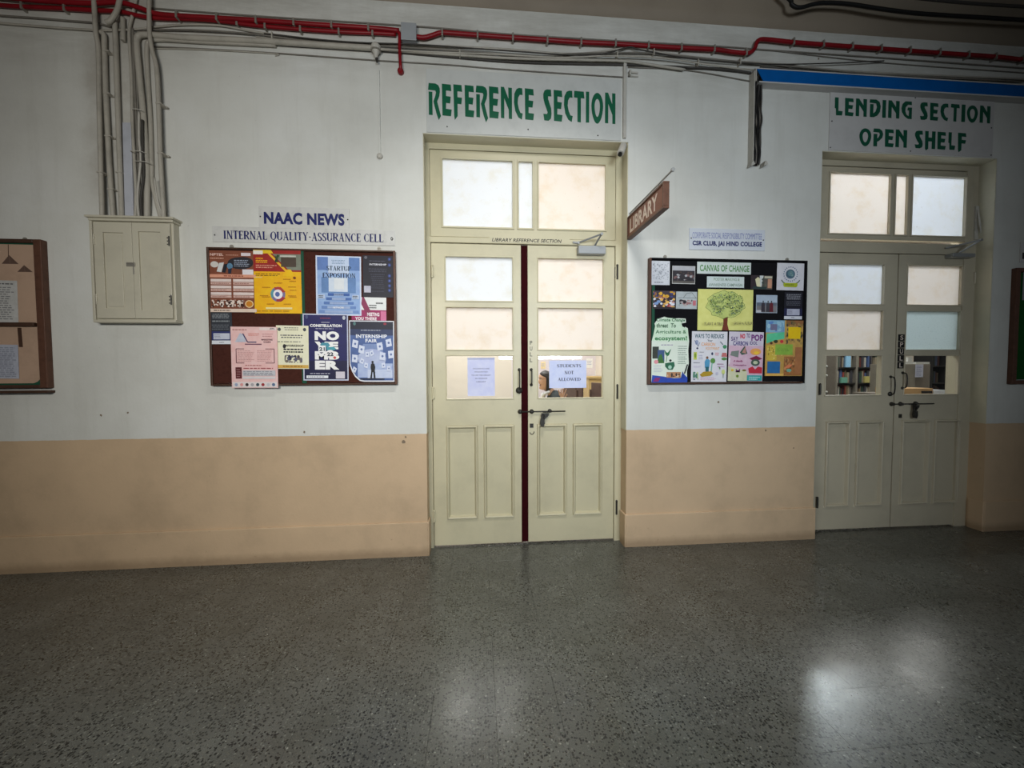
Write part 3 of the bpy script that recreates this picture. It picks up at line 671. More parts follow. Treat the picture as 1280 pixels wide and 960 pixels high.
# ------------------------------------------------------------------ printed matter
class Poster:
    def __init__(s, r, y, rot=0, col=(230, 230, 230), outline=None):
        s.X0, s.X1, s.Z0, s.Z1 = r; s.y = y; s.k = 0; s.rot = math.radians(rot); s.b = MB(); s.ly = 0
        if outline: s.b.col = C(*col); s.G(outline, col)
        else:
            s.b.col = C(*col); c = s.P([(0, 1), (1, 1), (1, 0), (0, 0)], y); d = s.P([(0, 1), (1, 1), (1, 0), (0, 0)], y + .0008)
            s.b.add(c + d, [(0, 1, 2, 3), (7, 6, 5, 4), (0, 4, 5, 1), (1, 5, 6, 2), (2, 6, 7, 3), (3, 7, 4, 0)])
    def P(s, uv, y):
        cx, cz = (s.X0 + s.X1) / 2, (s.Z0 + s.Z1) / 2; w, h = s.X1 - s.X0, s.Z1 - s.Z0; o = []
        for u, v in uv:
            x, z = (u - .5) * w, (.5 - v) * h; o.append((cx + x * math.cos(s.rot) - z * math.sin(s.rot), y, cz + x * math.sin(s.rot) + z * math.cos(s.rot)))
        return o
    def up(s): s.k += 1; return s.y - .00012 * s.k
    def G(s, uv, col): s.b.col = C(*col); y = s.up(); s.b.add(s.P(uv, y), [tuple(range(len(uv)))]); return s
    def R(s, u0, v0, u1, v1, col): return s.G([(u0, v1), (u1, v1), (u1, v0), (u0, v0)], col)
    def E(s, cu, cv, ru, rv, col, n=16): return s.G([(cu + ru * math.cos(2 * math.pi * i / n), cv + rv * math.sin(2 * math.pi * i / n)) for i in range(n)], col)
    def T(s, txt, u0, v0, u1, v1, col, bold=.01, serif=False, shear=0):
        vs, fs = serif_geo(txt) if serif else text_geo(txt, bold, shear); s.b.col = C(*col); y = s.up()
        s.b.add(s.P([(u0 + u * (u1 - u0), v1 - v * (v1 - v0)) for u, v in vs], y), fs); return s
    def W(s, u0, v0, u1, v1, n, col, fill=.5, ragged=.25, cen=False):     # n lines of small illegible print, broken into words
        y = s.up(); s.b.col = C(*col); h = (v1 - v0) / n; rnd = random.Random(int(u0 * 97 + v0 * 991 + n))
        for i in range(n):
            L = (u1 - u0) * (1 - ragged * rnd.random()); a = u0 + ((u1 - u0) - L) / 2 if cen else u0; e = a + L
            while a < e:
                wl = min((u1 - u0) * rnd.uniform(.06, .18), e - a); va = v0 + i * h + h * (1 - fill) / 2
                s.b.add(s.P([(a, va + h * fill), (a + wl, va + h * fill), (a + wl, va), (a, va)], y), [(0, 1, 2, 3)]); a += wl + (u1 - u0) * .03
        return s
    def noise(s, u0, v0, u1, v1, n, cols, sz=.04, seed=1):
        y = s.up(); rnd = random.Random(seed)
        for i in range(n):
            cu, cv = rnd.uniform(u0, u1), rnd.uniform(v0, v1); a, c = sz * rnd.uniform(.5, 1.3), sz * rnd.uniform(.5, 1.3)
            a = min(a, cu - u0 + .001, u1 - cu + .001); c = min(c, cv - v0 + .001, v1 - cv + .001)
            s.b.col = C(*rnd.choice(cols)); s.b.add([(p[0], y - i * 2e-6, p[2]) for p in s.P([(cu + a * math.cos(k * 1.05), cv + c * math.sin(k * 1.05)) for k in range(6)], y)], [tuple(range(6))])
        return s
    def line(s, pts, w, col):
        y = s.up(); s.b.col = C(*col); asp = (s.X1 - s.X0) / (s.Z1 - s.Z0)
        for (a, c), (d, e) in zip(pts, pts[1:]):
            dx, dy = (d - a) * asp, e - c; L = math.hypot(dx, dy) or 1; nx, ny = -dy / L * w / 2 / asp, dx / L * w / 2
            s.b.add(s.P([(a + nx, c + ny), (a - nx, c - ny), (d - nx, e - ny), (d + nx, e + ny)], y), [(0, 1, 2, 3)])
        return s
    def done(s, name, label, catg='poster', group=None):
        return s.b.build(name, M_print, tag=(label, catg, group))
# ---- notice board frames
BY = -.026
def board(name, r, label, frames, felt, fw=.016):
    X0, X1, Z0, Z1 = r; t = thing(name, ((X0 + X1) / 2, 0, Z0), label, 'notice board')
    b = MB(); b.box(X0 + fw, X1 - fw, BY + .002, -.004, Z0 + fw, Z1 - fw); b.build('felt_panel', felt, t)
    for nm, (a, c, e, g), m in (('frame_side', (X0, X0 + fw, Z0, Z1), frames[0]), ('frame_side', (X1 - fw, X1, Z0, Z1), frames[1]), ('frame_rail', (X0 + fw, X1 - fw, Z1 - fw * .8, Z1), frames[2]), ('frame_rail', (X0 + fw, X1 - fw, Z0, Z0 + fw * .8), frames[3])):
        b = MB(); b.box(a, c, -.034, 0, e, g); b.build(nm, m, t, bevel=.003)
    return t
def hook(t, px, py):
    x, z = at(px, py); b = MB(); b.prism([(x - .012, z - .012), (x + .012, z - .012), (x + .012, z + .006), (x + .006, z + .014), (x - .006, z + .014), (x - .012, z + .006)], -.006, 0); b.lathe((x, -.006, z + .002), [(.005, 0), (.003, -.004), (.001, -.005)], 'y', 8)
    b.build('hanging_plate', M_clip, t)
B1 = board('notice_board', (-1.708, -.537, 1.180, 2.061), 'brown felt notice board under the white NAAC NEWS plate', (M_wood, M_wood2, M_wood, M_wood), M_feltb, .014)
X0, X1, Z0, Z1 = rp(378, 312, 383.5, 481); b = MB(); b.box(X0, X1, BY - .0005, BY + .003, 1.192, 2.048); b.build('edge_strip', M_strip, B1)
hook(B1, 290, 309); hook(B1, 474, 311.5)
NP = random.Random(3)
y1 = BY - .001
# orange-brown course poster
p = Poster(rp(264, 315, 323, 391), y1, 0, (124, 70, 50))
p.T('NPTEL', .05, .045, .33, .085, (225, 190, 180), .03).W(.38, .06, .65, .08, 1, (200, 150, 130)).R(.70, .03, .90, .08, (215, 205, 210)).W(.05, .11, .35, .14, 1, (210, 160, 140))
p.E(.68, .20, .27, .10, (40, 38, 45)).E(.75, .18, .20, .085, (40, 38, 45)).W(.55, .14, .90, .26, 4, (150, 160, 180), .45)
p.E(.14, .225, .085, .05, (205, 200, 195)).G([(.24, .20), (.34, .19), (.28, .35), (.18, .34)], (205, 205, 205)).G([(.34, .22), (.42, .21), (.36, .36), (.29, .35)], (25, 30, 40)).E(.46, .25, .06, .05, (90, 130, 160)).G([(.42, .30), (.50, .28), (.48, .37), (.42, .37)], (30, 40, 60)).R(.72, .30, .95, .385, (220, 215, 220))
p.R(.0, .385, 1, .435, (215, 150, 125)).W(.33, .395, .8, .425, 1, (130, 60, 40), .5)
for i in range(3):
    for u in (.05, .52): p.R(u, .46 + i * .108, u + .43, .505 + i * .108, (222, 205, 200)).R(u, .512 + i * .108, u + .43, .550 + i * .108, (205, 170, 160)).W(u + .03, .520 + i * .108, u + .4, .545 + i * .108, 1, (140, 90, 80), .4)
p.noise(.06, .80, .74, .92, 90, [(225, 210, 200), (60, 35, 30), (225, 210, 200)], .022, 5).E(.85, .865, .09, .062, (230, 200, 150)).E(.85, .865, .07, .048, (190, 120, 30)).R(0, .945, 1, 1, (220, 200, 185)).W(.1, .955, .5, .99, 1, (110, 90, 80))
p.done('poster', 'orange-brown poster with a column of pale bars, top left of the brown board')
# yellow and red poster
p = Poster(rp(320.5, 313.5, 379, 392.5), y1 - .001, 0, (232, 176, 8))
p.R(0, .0, 1, .345, (150, 32, 28)).G([(0, .0), (.36, .0), (.42, .06), (.0, .07)], (225, 190, 30)).G([(.0, .02), (.2, .02), (.2, .08), (.0, .08)], (230, 225, 215)).G([(.30, .065), (.36, .065), (.72, .34), (.66, .34)], (232, 180, 40))
p.G([(.40, .07), (1, .07), (1, .32), (.74, .32)], (120, 125, 110)).R(.58, .12, .9, .27, (75, 62, 52)).R(.56, .09, .9, .115, (190, 190, 180)).noise(.45, .08, .56, .2, 12, [(40, 60, 35), (70, 90, 50)], .03, 8)
p.T('OPEN', .05, .13, .2, .16, (235, 170, 20), .03).W(.05, .165, .35, .215, 2, (235, 170, 20), .6).W(.05, .235, .5, .30, 2, (210, 140, 120), .5)
p.G([(.64, .36), (.70, .31), (.78, .31), (.84, .37), (.84, .42), (.6, .42)], (236, 185, 5)).W(.04, .37, .58, .42, 2, (110, 80, 10), .4).R(0, .43, .18, .445, (230, 200, 120))
p.E(.50, .70, .155, .118, (120, 110, 150)).G([(.5, .70), (.42, .59), (.56, .585), (.66, .66)], (170, 60, 50)).G([(.5, .70), (.36, .76), (.34, .68), (.38, .62)], (90, 150, 160)).G([(.5, .70), (.66, .76), (.56, .815), (.46, .81)], (160, 50, 60)).E(.50, .70, .10, .075, (235, 230, 235)).E(.49, .70, .05, .038, (90, 110, 170))
for u, v in ((.17, .58), (.12, .71), (.16, .73), (.72, .57), (.75, .62), (.72, .71), (.74, .73), (.26, .84), (.62, .84), (.42, .51), (.62, .45), (.75, .48)): p.W(u, v, u + .18, v + .025, 1, (180, 120, 10), .5)
p.E(.86, .44, .03, .02, (120, 60, 10)).R(.24, .905, .80, .935, (238, 220, 150)).W(.05, .945, .95, .98, 1, (180, 140, 10), .4).done('poster', 'yellow poster with red header and a small ring diagram on the brown board')
# blue startup poster
p = Poster(rp(397, 321.5, 453, 395), y1, -.6, (205, 215, 235))
p.R(.03, .02, .97, .98, (140, 170, 215)).R(.03, .02, .28, .24, (92, 122, 180)).R(.72, .02, .97, .24, (92, 125, 180)).R(.27, .02, .73, .30, (190, 205, 230)).R(.12, .36, .88, .62, (95, 130, 180)).R(.28, .36, .70, .60, (200, 212, 228))
p.W(.33, .06, .66, .14, 3, (120, 145, 175), .4, .2, True).T('STARTUP', .24, .17, .78, .245, (30, 55, 75), serif=True).T('EXPOSITION', .15, .285, .88, .365, (28, 42, 72), serif=True)
p.R(.40, .38, .62, .56, (215, 220, 225))
for i, (a, c) in enumerate(((.26, .74), (.22, .78), (.17, .83), (.12, .88), (.06, .94))): p.R(a, .625 + i * .072, c, .672 + i * .072, (55 + 14 * i, 92 + 12 * i, 160 + 8 * i)).R(a + .13, .63 + i * .072, c - .13, .668 + i * .072, (150, 170, 205))
p.R(.04, .65, .2, .72, (180, 195, 220)).W(.06, .66, .19, .71, 2, (40, 45, 60), .6).R(.8, .65, .95, .72, (180, 195, 220)).W(.81, .66, .94, .71, 2, (40, 45, 60), .6).W(.38, .635, .62, .66, 1, (40, 60, 110)).T('NETWORK', .37, .853, .62, .882, (235, 238, 245), .02)
p.done('poster', 'light blue STARTUP EXPOSITION poster with printed stairs on the brown board')
# dark navy notice
p = Poster(rp(455, 321, 492.5, 372.5), y1, -.5, (22, 22, 38))
p.E(.10, .05, .05, .036, (95, 95, 105)).W(.2, .11, .75, .15, 1, (90, 90, 110), .3, .1, True).T('INTERNSHIP', .22, .19, .78, .235, (205, 205, 215), .03).W(.18, .30, .8, .40, 3, (70, 72, 90), .35, .1, True).W(.25, .43, .72, .80, 8, (58, 60, 78), .35, .25, True).W(.28, .84, .7, .88, 1, (58, 60, 78), .35)
for v in (.08, .22, .48, .60, .72, .83): p.E(.88, v, .055, .045, (38, 52, 105)).E(.88, v, .028, .02, (80, 100, 170))
p.R(.04, .73, .26, .89, (185, 185, 200)).done('notice', 'near-black notice with small blue icons, top right of the brown board', 'notice')
# magenta and white flyer behind
p = Poster(rp(441, 372.5, 484, 401), y1 + .0004, -.8, (222, 224, 224))
p.R(0, .55, 1, 1, (150, 35, 90)).G([(.30, .0), (.36, .0), (.55, .62), (.48, .9), (.28, .3)], (130, 40, 80)).R(.84, .6, 1, 1, (205, 110, 150)).W(.5, .30, .74, .50, 2, (50, 50, 55), .5).W(.70, .2, .92, .3, 1, (50, 50, 55), .6).T('MEETING', .45, .66, .80, .82, (235, 225, 230), .04).T('YOU THERE', .1, .86, .72, 1.0, (235, 225, 230), .04)
p.done('flyer', 'white and magenta flyer half hidden behind the blue stairs poster', 'flyer')
# small dark notice lower left of first poster
p = Poster(rp(265.5, 391, 293.5, 430.5), y1 - .0008, .3, (48, 52, 60))
p.W(.12, .04, .9, .20, 3, (135, 140, 145), .45, .1, True).W(.12, .24, .9, .32, 1, (135, 140, 145), .5, .1, True).W(.10, .37, .85, .56, 3, (105, 110, 118), .35, .1, True).R(0, .60, 1, .88, (40, 48, 100)).R(.16, .66, .88, .85, (190, 195, 210)).W(.2, .69, .5, .82, 3, (120, 120, 140), .4).R(0, .885, 1, 1, (215, 218, 225)).W(.4, .93, .66, .96, 1, (40, 40, 60), .6)
p.done('notice', 'small dark grey notice with white foot on the left edge of the brown board', 'notice')
# pink poster
p = Poster(rp(289, 408.5, 347, 485, -.0355), -.0355, -.3, (226, 186, 184))
p.R(.62, .01, .98, .055, (225, 210, 208)).T('JSPL', .84, .018, .95, .045, (60, 50, 60), .03).W(.04, .03, .4, .07, 1, (180, 130, 125), .5).G([(.09, .25), (.20, .10), (.27, .13), (.33, .25)], (185, 190, 205)).line([(.26, .11), (.36, .25), (.55, .25)], .018, (60, 60, 100)).R(.30, .275, .66, .293, (110, 70, 90)).W(.38, .10, .62, .15, 2, (205, 130, 120), .5).T('MARKETING', .66, .195, .90, .222, (90, 50, 60), .04).T('WORKING', .70, .235, .86, .26, (90, 50, 60), .04).W(.68, .10, .92, .17, 2, (190, 140, 140), .4)
p.line([(.28, .36), (.11, .36), (.11, .59), (.28, .59)], .012, (120, 80, 85)).line([(.74, .36), (.93, .36), (.93, .59), (.74, .59)], .012, (120, 80, 85)).W(.14, .38, .50, .57, 8, (185, 140, 138), .35).W(.56, .38, .90, .57, 8, (185, 140, 138), .35)
p.W(.3, .62, .7, .64, 1, (150, 60, 60), .5).R(.09, .66, .22, .845, (88, 30, 35)).W(.11, .68, .20, .83, 4, (150, 110, 110), .4).W(.26, .665, .95, .69, 1, (160, 80, 85), .6).R(.24, .71, .95, .80, (190, 190, 196)).W(.26, .715, .93, .80, 3, (130, 130, 140), .4).R(.24, .81, .95, .85, (210, 205, 208)).R(.02, .90, .98, .99, (218, 208, 208))
for i in range(8): p.E(.10 + i * .115, .945, .035, .026, [(150, 160, 185), (215, 150, 150), (60, 50, 55), (160, 155, 160), (60, 75, 85), (150, 50, 55), (190, 190, 195), (90, 110, 140)][i])
p.done('poster', 'tall pale pink poster hanging past the lower edge of the brown board')
# cream notice
p = Poster(rp(348, 407.5, 388, 461), y1 - .0006, -.6, (226, 224, 196))
p.E(.10, .09, .05, .04, (80, 85, 85)).E(.88, .09, .05, .04, (70, 75, 85)).W(.25, .03, .7, .12, 2, (120, 120, 110), .4, .1, True).W(.1, .20, .85, .30, 2, (70, 72, 85), .45, .15, True).W(.05, .35, .95, .40, 1, (150, 150, 135), .5).T('WORKSHOP', .28, .44, .85, .49, (35, 35, 40), .04).W(.2, .52, .85, .64, 2, (40, 40, 50), .55, .1, True).E(.25, .48, .05, .05, (35, 35, 40))
p.noise(.25, .68, .8, .86, 40, [(90, 90, 110), (50, 50, 70), (120, 110, 100)], .045, 4).R(.03, .91, .99, .985, (205, 165, 80)).W(.2, .92, .9, .97, 1, (150, 110, 40), .5).done('notice', 'cream notice with an ochre foot in the middle of the brown board', 'notice')
# constellation poster
p = Poster(rp(381, 393, 437, 475.5), y1 - .0003, -.5, (190, 195, 215))
p.R(.025, .018, .975, .982, (28, 28, 88)).R(.025, .70, .975, .982, (22, 22, 62)).W(.38, .05, .62, .08, 1, (120, 50, 80), .6, .1, True).E(.09, .05, .03, .03, (70, 80, 120)).E(.91, .055, .035, .03, (190, 195, 205)).W(.4, .115, .6, .14, 1, (180, 180, 200), .4, .1, True).T('CONSTELLATION', .16, .155, .86, .198, (235, 235, 240), .05).W(.28, .21, .76, .235, 1, (170, 170, 195), .4)
for s_, u0, v0, u1, v1 in (('NO', .26, .26, .80, .395), ('VE', .26, .415, .78, .53), ('MB', .26, .56, .80, .685), ('ER', .26, .70, .80, .835)): p.T(s_, u0, v0, u1, v1, (240, 240, 240), .07)
p.G([(.38, .46), (.42, .43), (.55, .43), (.60, .47), (.55, .50), (.40, .50)], (70, 140, 160)).R(.34, .475, .50, .575, (232, 232, 236)).T('21', .36, .50, .48, .555, (30, 60, 70), .04).G([(.52, .50), (.68, .49), (.74, .53), (.6, .56), (.52, .54)], (70, 150, 165)).E(.60, .60, .10, .062, (235, 230, 232)).T('22', .53, .575, .67, .632, (30, 50, 65), .05).E(.70, .655, .03, .02, (200, 60, 60))
p.W(.15, .88, .65, .91, 1, (170, 170, 190), .4).R(.07, .925, .55, .965, (225, 228, 235)).W(.10, .932, .52, .958, 1, (90, 90, 120), .4).R(.72, .865, .92, .97, (205, 200, 210)).done('poster', 'navy CONSTELLATION NOVEMBER poster low on the brown board')
# internship poster
ol = [(0, 0), (1, 0), (1, 1), (.32, 1), (.22, .985), (.12, .92), (.05, .83), (0, .72)]
p = Poster(rp(438.5, 401.5, 493.8, 477), y1 - .0009, -.4, (222, 224, 232), [(u, v) for u, v in ol[::-1]])
p.G([(u * .96 + .02, v * .965 + .015) for u, v in ol[::-1]], (72, 96, 150)).R(.02, .015, .98, .14, (24, 28, 48)).R(.02, .14, .98, .24, (42, 55, 92)).R(.3, .38, .75, .62, (120, 140, 185)).E(.5, .62, .32, .16, (170, 180, 212)).R(.18, .70, .96, .93, (165, 180, 215)).R(.40, .80, .96, .94, (190, 200, 225)).E(.12, .05, .03, .03, (80, 120, 120)).E(.8, .05, .035, .02, (140, 40, 60))
p.W(.26, .14, .72, .175, 1, (140, 145, 160), .5).T('INTERNSHIP', .15, .225, .84, .285, (225, 228, 238), .03).T('FAIR', .36, .30, .62, .355, (225, 228, 238), .03)
for cu, cv, a in ((.13, .38, .2), (.27, .47, .2), (.68, .42, -.2), (.88, .36, -.2), (.93, .55, -.1), (.12, .62, .1), (.11, .80, .5), (.40, .55, 0), (.50, .53, -.4), (.28, .66, .4), (.37, .73, .2), (.76, .73, -.1), (.88, .78, 0), (.74, .58, .1)):
    w_, h_ = .062, .062; q = [(-w_, h_), (w_, h_), (w_, -h_), (-w_, -h_)]; s_ = 1 if cv < .65 and cu not in (.4, .5) else .65
    p.G([(cu + s_ * (u * math.cos(a) - v * math.sin(a)), cv + s_ * (u * math.sin(a) + v * math.cos(a))) for u, v in q], (205, 212, 232)).E(cu, cv, .025 * s_, .02 * s_, (90, 110, 160), 8)
p.G([(.24, .965), (.78, .965), (.78, .945), (.24, .945)], (20, 24, 36)).E(.515, .675, .026, .018, (14, 16, 22)).G([(.46, .94), (.50, .94), (.51, .84), (.53, .84), (.54, .94), (.58, .94), (.565, .82), (.575, .76), (.555, .705), (.52, .692), (.485, .705), (.47, .76), (.485, .82)], (14, 16, 22))
p.done('poster', 'blue INTERNSHIP FAIR poster with a curled corner, lower right of the brown board')

# ---- black board
B2 = board('notice_board', (1.194, 2.370, 1.166, 2.049), 'black felt notice board between the two doors', (M_wood2, M_feltk, M_feltk, M_wood), M_feltk, .016)
X0, X1, Z0, Z1 = rp(812.5, 357, 816, 478); b = MB(); b.box(X0, X1, BY - .0005, BY + .003, Z0, Z1); b.build('edge_strip', M_strip, B2)
hook(B2, 831, 321.5); hook(B2, 983.5, 325)
ox, oy, k2 = 790, 280, 1 / 4.363
q8 = lambda a, c, d, e: rp(ox + a * k2, oy + c * k2, ox + d * k2, oy + e * k2)
p = Poster(q8(98, 207, 196, 337), y1, 0, (205, 208, 216)); p.noise(.06, .08, .94, .78, 120, [(150, 155, 165), (170, 175, 185)], .03, 11).W(.15, .86, .8, .92, 1, (90, 92, 100), .5).done('printed_sheet', 'pale grey patterned sheet in the top left corner of the black board', 'paper')
GP = 'event photographs on the black board'
p = Poster(q8(209, 234, 333, 331), y1, -.5, (190, 190, 190)); p.R(.02, .02, .98, .30, (175, 175, 182)).R(.02, .26, .98, .96, (48, 44, 50)).noise(.03, .30, .97, .45, 16, [(60, 50, 48), (80, 62, 58), (40, 36, 40)], .05, 2).noise(.06, .45, .95, .80, 26, [(165, 165, 170), (60, 55, 60), (120, 90, 90), (35, 35, 40)], .07, 3).R(.02, .84, .98, .96, (88, 84, 80)).done('photograph', 'group photograph of a dark crowd, upper left on the black board', 'photograph', GP)
p = Poster(q8(104, 368, 227, 466), y1, -.3, (60, 50, 60)); p.noise(.02, .02, .98, .40, 26, [(225, 170, 50), (50, 60, 130), (150, 100, 60), (200, 150, 40)], .09, 5).noise(.02, .35, .98, .95, 40, [(170, 60, 60), (200, 150, 140), (120, 150, 200), (220, 220, 230), (50, 30, 35), (230, 180, 90)], .08, 6).R(.02, .90, .98, .98, (30, 20, 25)).done('photograph', 'colourful crowd photograph with yellow and red, left on the black board', 'photograph', GP)
p = Poster(q8(230, 373, 343, 466), y1, -.5, (170, 178, 182)); p.line([(.1, .36), (.98, .36)], .03, (110, 115, 115)).line([(.35, .35), (.5, .1), (.75, .05), (.95, .35)], .02, (80, 85, 85)).noise(.15, .45, .78, .85, 26, [(45, 42, 48), (35, 30, 34), (150, 110, 110), (170, 160, 160)], .09, 7).R(.8, .5, .95, .8, (190, 110, 120)).done('photograph', 'photograph of people under a pale arched frame, left of the tree poster', 'photograph', GP)
p = Poster(q8(344, 214, 635, 278), y1, -.2, (202, 212, 210)); p.T('CANVAS OF CHANGE', .05, .24, .97, .80, (92, 140, 88), .03).done('title_strip', 'white strip lettered CANVAS OF CHANGE at the top of the black board', 'paper')
p = Poster(q8(397, 292, 598, 351), y1, 0, (200, 212, 212)); p.T('POSTER MAKING &', .18, .12, .88, .38, (140, 160, 145), .02).T('AWARENESS CAMPAIGN', .05, .62, .95, .88, (130, 150, 140), .02).done('title_strip', 'smaller white strip of faint green lettering beneath the title strip', 'paper')
p = Poster(q8(634, 285, 751, 360), y1, -1, (85, 80, 75)); p.G([(.0, .0), (.5, .0), (.35, .9), (0, 1)], (50, 40, 45)).G([(.2, .3), (.32, .12), (.48, .3), (.5, .85), (.28, .8)], (215, 210, 175)).G([(.40, .02), (.58, .02), (.5, .8), (.44, .8)], (200, 205, 205)).noise(.5, .2, .75, .8, 8, [(60, 70, 65), (90, 95, 85)], .12, 3).R(.78, .25, .97, .9, (190, 140, 115)).R(.62, .05, .98, .2, (190, 185, 165)).R(.1, .82, .72, .98, (40, 60, 60)).done('photograph', 'photograph of two people side by side, right of the title strips', 'photograph', GP)
p = Poster(q8(775, 219, 921, 366), y1, -.6, (208, 208, 216))
for i in range(20):
    a = 2 * math.pi * i / 20; cu, cv = .5 + .25 * math.cos(a), .40 + .26 * math.sin(a); p.E(cu, cv, .022, .024, (95, 110, 140), 6)
p.E(.49, .40, .17, .17, (70, 100, 118)).E(.50, .38, .11, .11, (95, 130, 140)).noise(.4, .3, .6, .5, 8, [(60, 85, 100), (120, 150, 150)], .04, 2).line([(.16, .62), (.22, .70), (.30, .74)], .03, (90, 110, 90)).line([(.84, .62), (.78, .70), (.70, .74)], .03, (90, 110, 90)).G([(.24, .73), (.76, .73), (.76, .82), (.72, .88), (.28, .88), (.24, .82)], (165, 178, 40)).W(.30, .77, .70, .83, 1, (110, 120, 40), .6)
p.done('emblem_sheet', 'white sheet with a round globe emblem, top right of the black board', 'paper')
p = Poster(q8(663, 391, 777, 488), y1, -.3, (165, 180, 198)); p.R(.02, .42, .98, .62, (95, 105, 120)).R(.02, .60, .98, .97, (120, 118, 122)).R(.02, .85, .25, .97, (190, 190, 195))
for cu, c_ in ((.33, (55, 50, 60)), (.56, (60, 60, 68)), (.72, (95, 35, 45))): p.E(cu, .36, .03, .05, (30, 25, 28), 8).G([(cu - .09, .94), (cu + .09, .94), (cu + .08, .48), (cu, .40), (cu - .08, .48)], c_)
p.done('photograph', 'photograph of three people before pale water, right of the tree poster', 'photograph', GP)
p = Poster(q8(815, 376, 912, 522), y1, -.3, (26, 26, 38)); p.W(.1, .06, .92, .28, 4, (150, 152, 162), .4, .1, True).W(.08, .32, .92, .50, 3, (110, 112, 124), .3, .1, True).R(0, .60, 1, .88, (34, 36, 70)).R(.16, .62, .86, .85, (175, 178, 198)).W(.2, .66, .5, .82, 4, (110, 110, 130), .4).R(0, .885, 1, 1, (205, 208, 218)).W(.4, .92, .62, .96, 1, (60, 60, 80), .6).done('notice', 'small black notice under the globe emblem sheet', 'notice')
# tree poster
p = Poster(q8(347, 361, 645, 582), y1 - .0005, -.3, (214, 214, 128))
p.G([(.44, 1), (.57, 1), (.54, .85), (.545, .68), (.60, .62), (.66, .52), (.58, .58), (.53, .62), (.50, .50), (.47, .62), (.40, .56), (.36, .50), (.42, .62), (.465, .70), (.465, .85)], (112, 52, 34))
rn = random.Random(12)
outl = [(.50 + .34 * math.cos(a * .2094) * (1 + .08 * math.sin(a * 1.9)), .37 + .33 * math.sin(a * .2094) * (1 + .07 * math.cos(a * 2.3))) for a in range(31)]
p.line(outl, .010, (90, 120, 60))
p.G([(.5 + (u - .5) * .97, .37 + (v - .37) * .97) for u, v in outl[:30]][::-1], (188, 200, 118))
for i in range(270):
    a, r = rn.uniform(0, 6.28), math.sqrt(rn.random()) * .94; u, v = .50 + .33 * r * math.cos(a), .36 + .31 * r * math.sin(a)
    if .44 < u < .56 and v > .5: continue
    th = rn.uniform(0, 3.1); e = .014
    p.G([(u + e * math.cos(th), v + e * 1.3 * math.sin(th)), (u - .4 * e * math.sin(th), v + .5 * e * math.cos(th)), (u - e * math.cos(th), v - e * 1.3 * math.sin(th)), (u + .4 * e * math.sin(th), v - .5 * e * math.cos(th))], rn.choice([(40, 80, 40), (60, 110, 60), (30, 50, 40), (90, 140, 60), (60, 90, 120)]))
for u, v, w_ in ((.30, .28, .12), (.45, .18, .12), (.60, .26, .1), (.68, .38, .1), (.32, .46, .1), (.26, .40, .09), (.62, .5, .1), (.5, .35, .09)): p.W(u, v, u + w_, v + .07, 2, (90, 110, 80), .4)
p.T('PLANT A TREE', .08, .82, .42, .89, (80, 70, 60), .0).T('GROW A FUTURE', .60, .80, .96, .87, (80, 70, 60), .0).done('poster', 'yellow-green hand-drawn poster of a leafy tree at the centre of the black board')
# climate cut-out poster
def q8u(pts, r):   # crop pixels to unit coordinates of rect (a,c,d,e)
    a, c, d, e = r; return [((x - a) / (d - a), (y - c) / (e - c)) for x, y in pts]
rr = (98, 508, 300, 866)
ol = q8u([(98, 862), (292, 864), (290, 800), (300, 760), (296, 690), (300, 640), (292, 570), (278, 562), (268, 582), (245, 560), (250, 545), (282, 540), (280, 518), (240, 516), (200, 520), (165, 508), (130, 520), (112, 545), (120, 575), (108, 600), (98, 640)], rr)
p = Poster(q8(*rr), y1 - .0003, 0, (216, 226, 214), ol)
gc = (62, 118, 78)
p.G(q8u([(100, 640), (296, 640), (292, 575), (262, 560), (250, 520), (165, 512), (118, 545)], rr), (206, 228, 204))
p.T('Climate Change', .12, .025, .88, .085, gc, .03, shear=.1).T('threat  To', .12, .10, .64, .165, (50, 95, 62), .03, shear=.1).T('Agriculture &', .10, .20, .92, .270, gc, .02).T('ecosystem!', .08, .29, .94, .375, (66, 132, 84), .035)
p.W(.25, .41, .66, .44, 1, (150, 140, 170), .4).W(.70, .43, .95, .72, 9, (130, 150, 140), .35).R(.02, .45, .19, .63, (52, 58, 50)).G([(.16, .50), (.34, .50), (.34, .68), (.16, .66)], (60, 85, 130)).G([(.14, .70), (.20, .58), (.26, .56), (.34, .70)], (60, 110, 50)).G([(.34, .50), (.40, .54), (.43, .54), (.52, .48), (.46, .58), (.41, .60), (.36, .56)], (40, 110, 70)).line([(.41, .58), (.39, .68)], .012, (120, 150, 120))
p.G([(.36, .70), (.60, .68), (.62, .74), (.56, .80), (.44, .80), (.36, .75)], (40, 98, 72)).E(.49, .76, .05, .03, (160, 200, 180), 8).E(.50, .66, .035, .018, (20, 24, 24), 8).E(.12, .68, .06, .03, (220, 150, 160), 10).W(.05, .72, .3, .84, 5, (190, 190, 205), .35)
p.G([(.0, 1), (.96, 1), (.96, .92), (.86, .86), (.82, .92), (.60, .93), (.3, .90), (.02, .88)], (38, 70, 170)).R(.40, .835, .78, .92, (176, 128, 92)).noise(.42, .845, .76, .91, 12, [(110, 80, 60), (60, 50, 50), (210, 180, 150)], .03, 2).G([(.03, .98), (.10, .92), (.24, .92), (.18, .98)], (130, 40, 110)).G([(.78, .93), (.83, .82), (.90, .93)], (30, 60, 150)).line([(.96, .72), (.88, .86)], .02, (30, 35, 40))
p.done('poster', 'cut-out climate poster with blue painted foot, lower left of the black board')
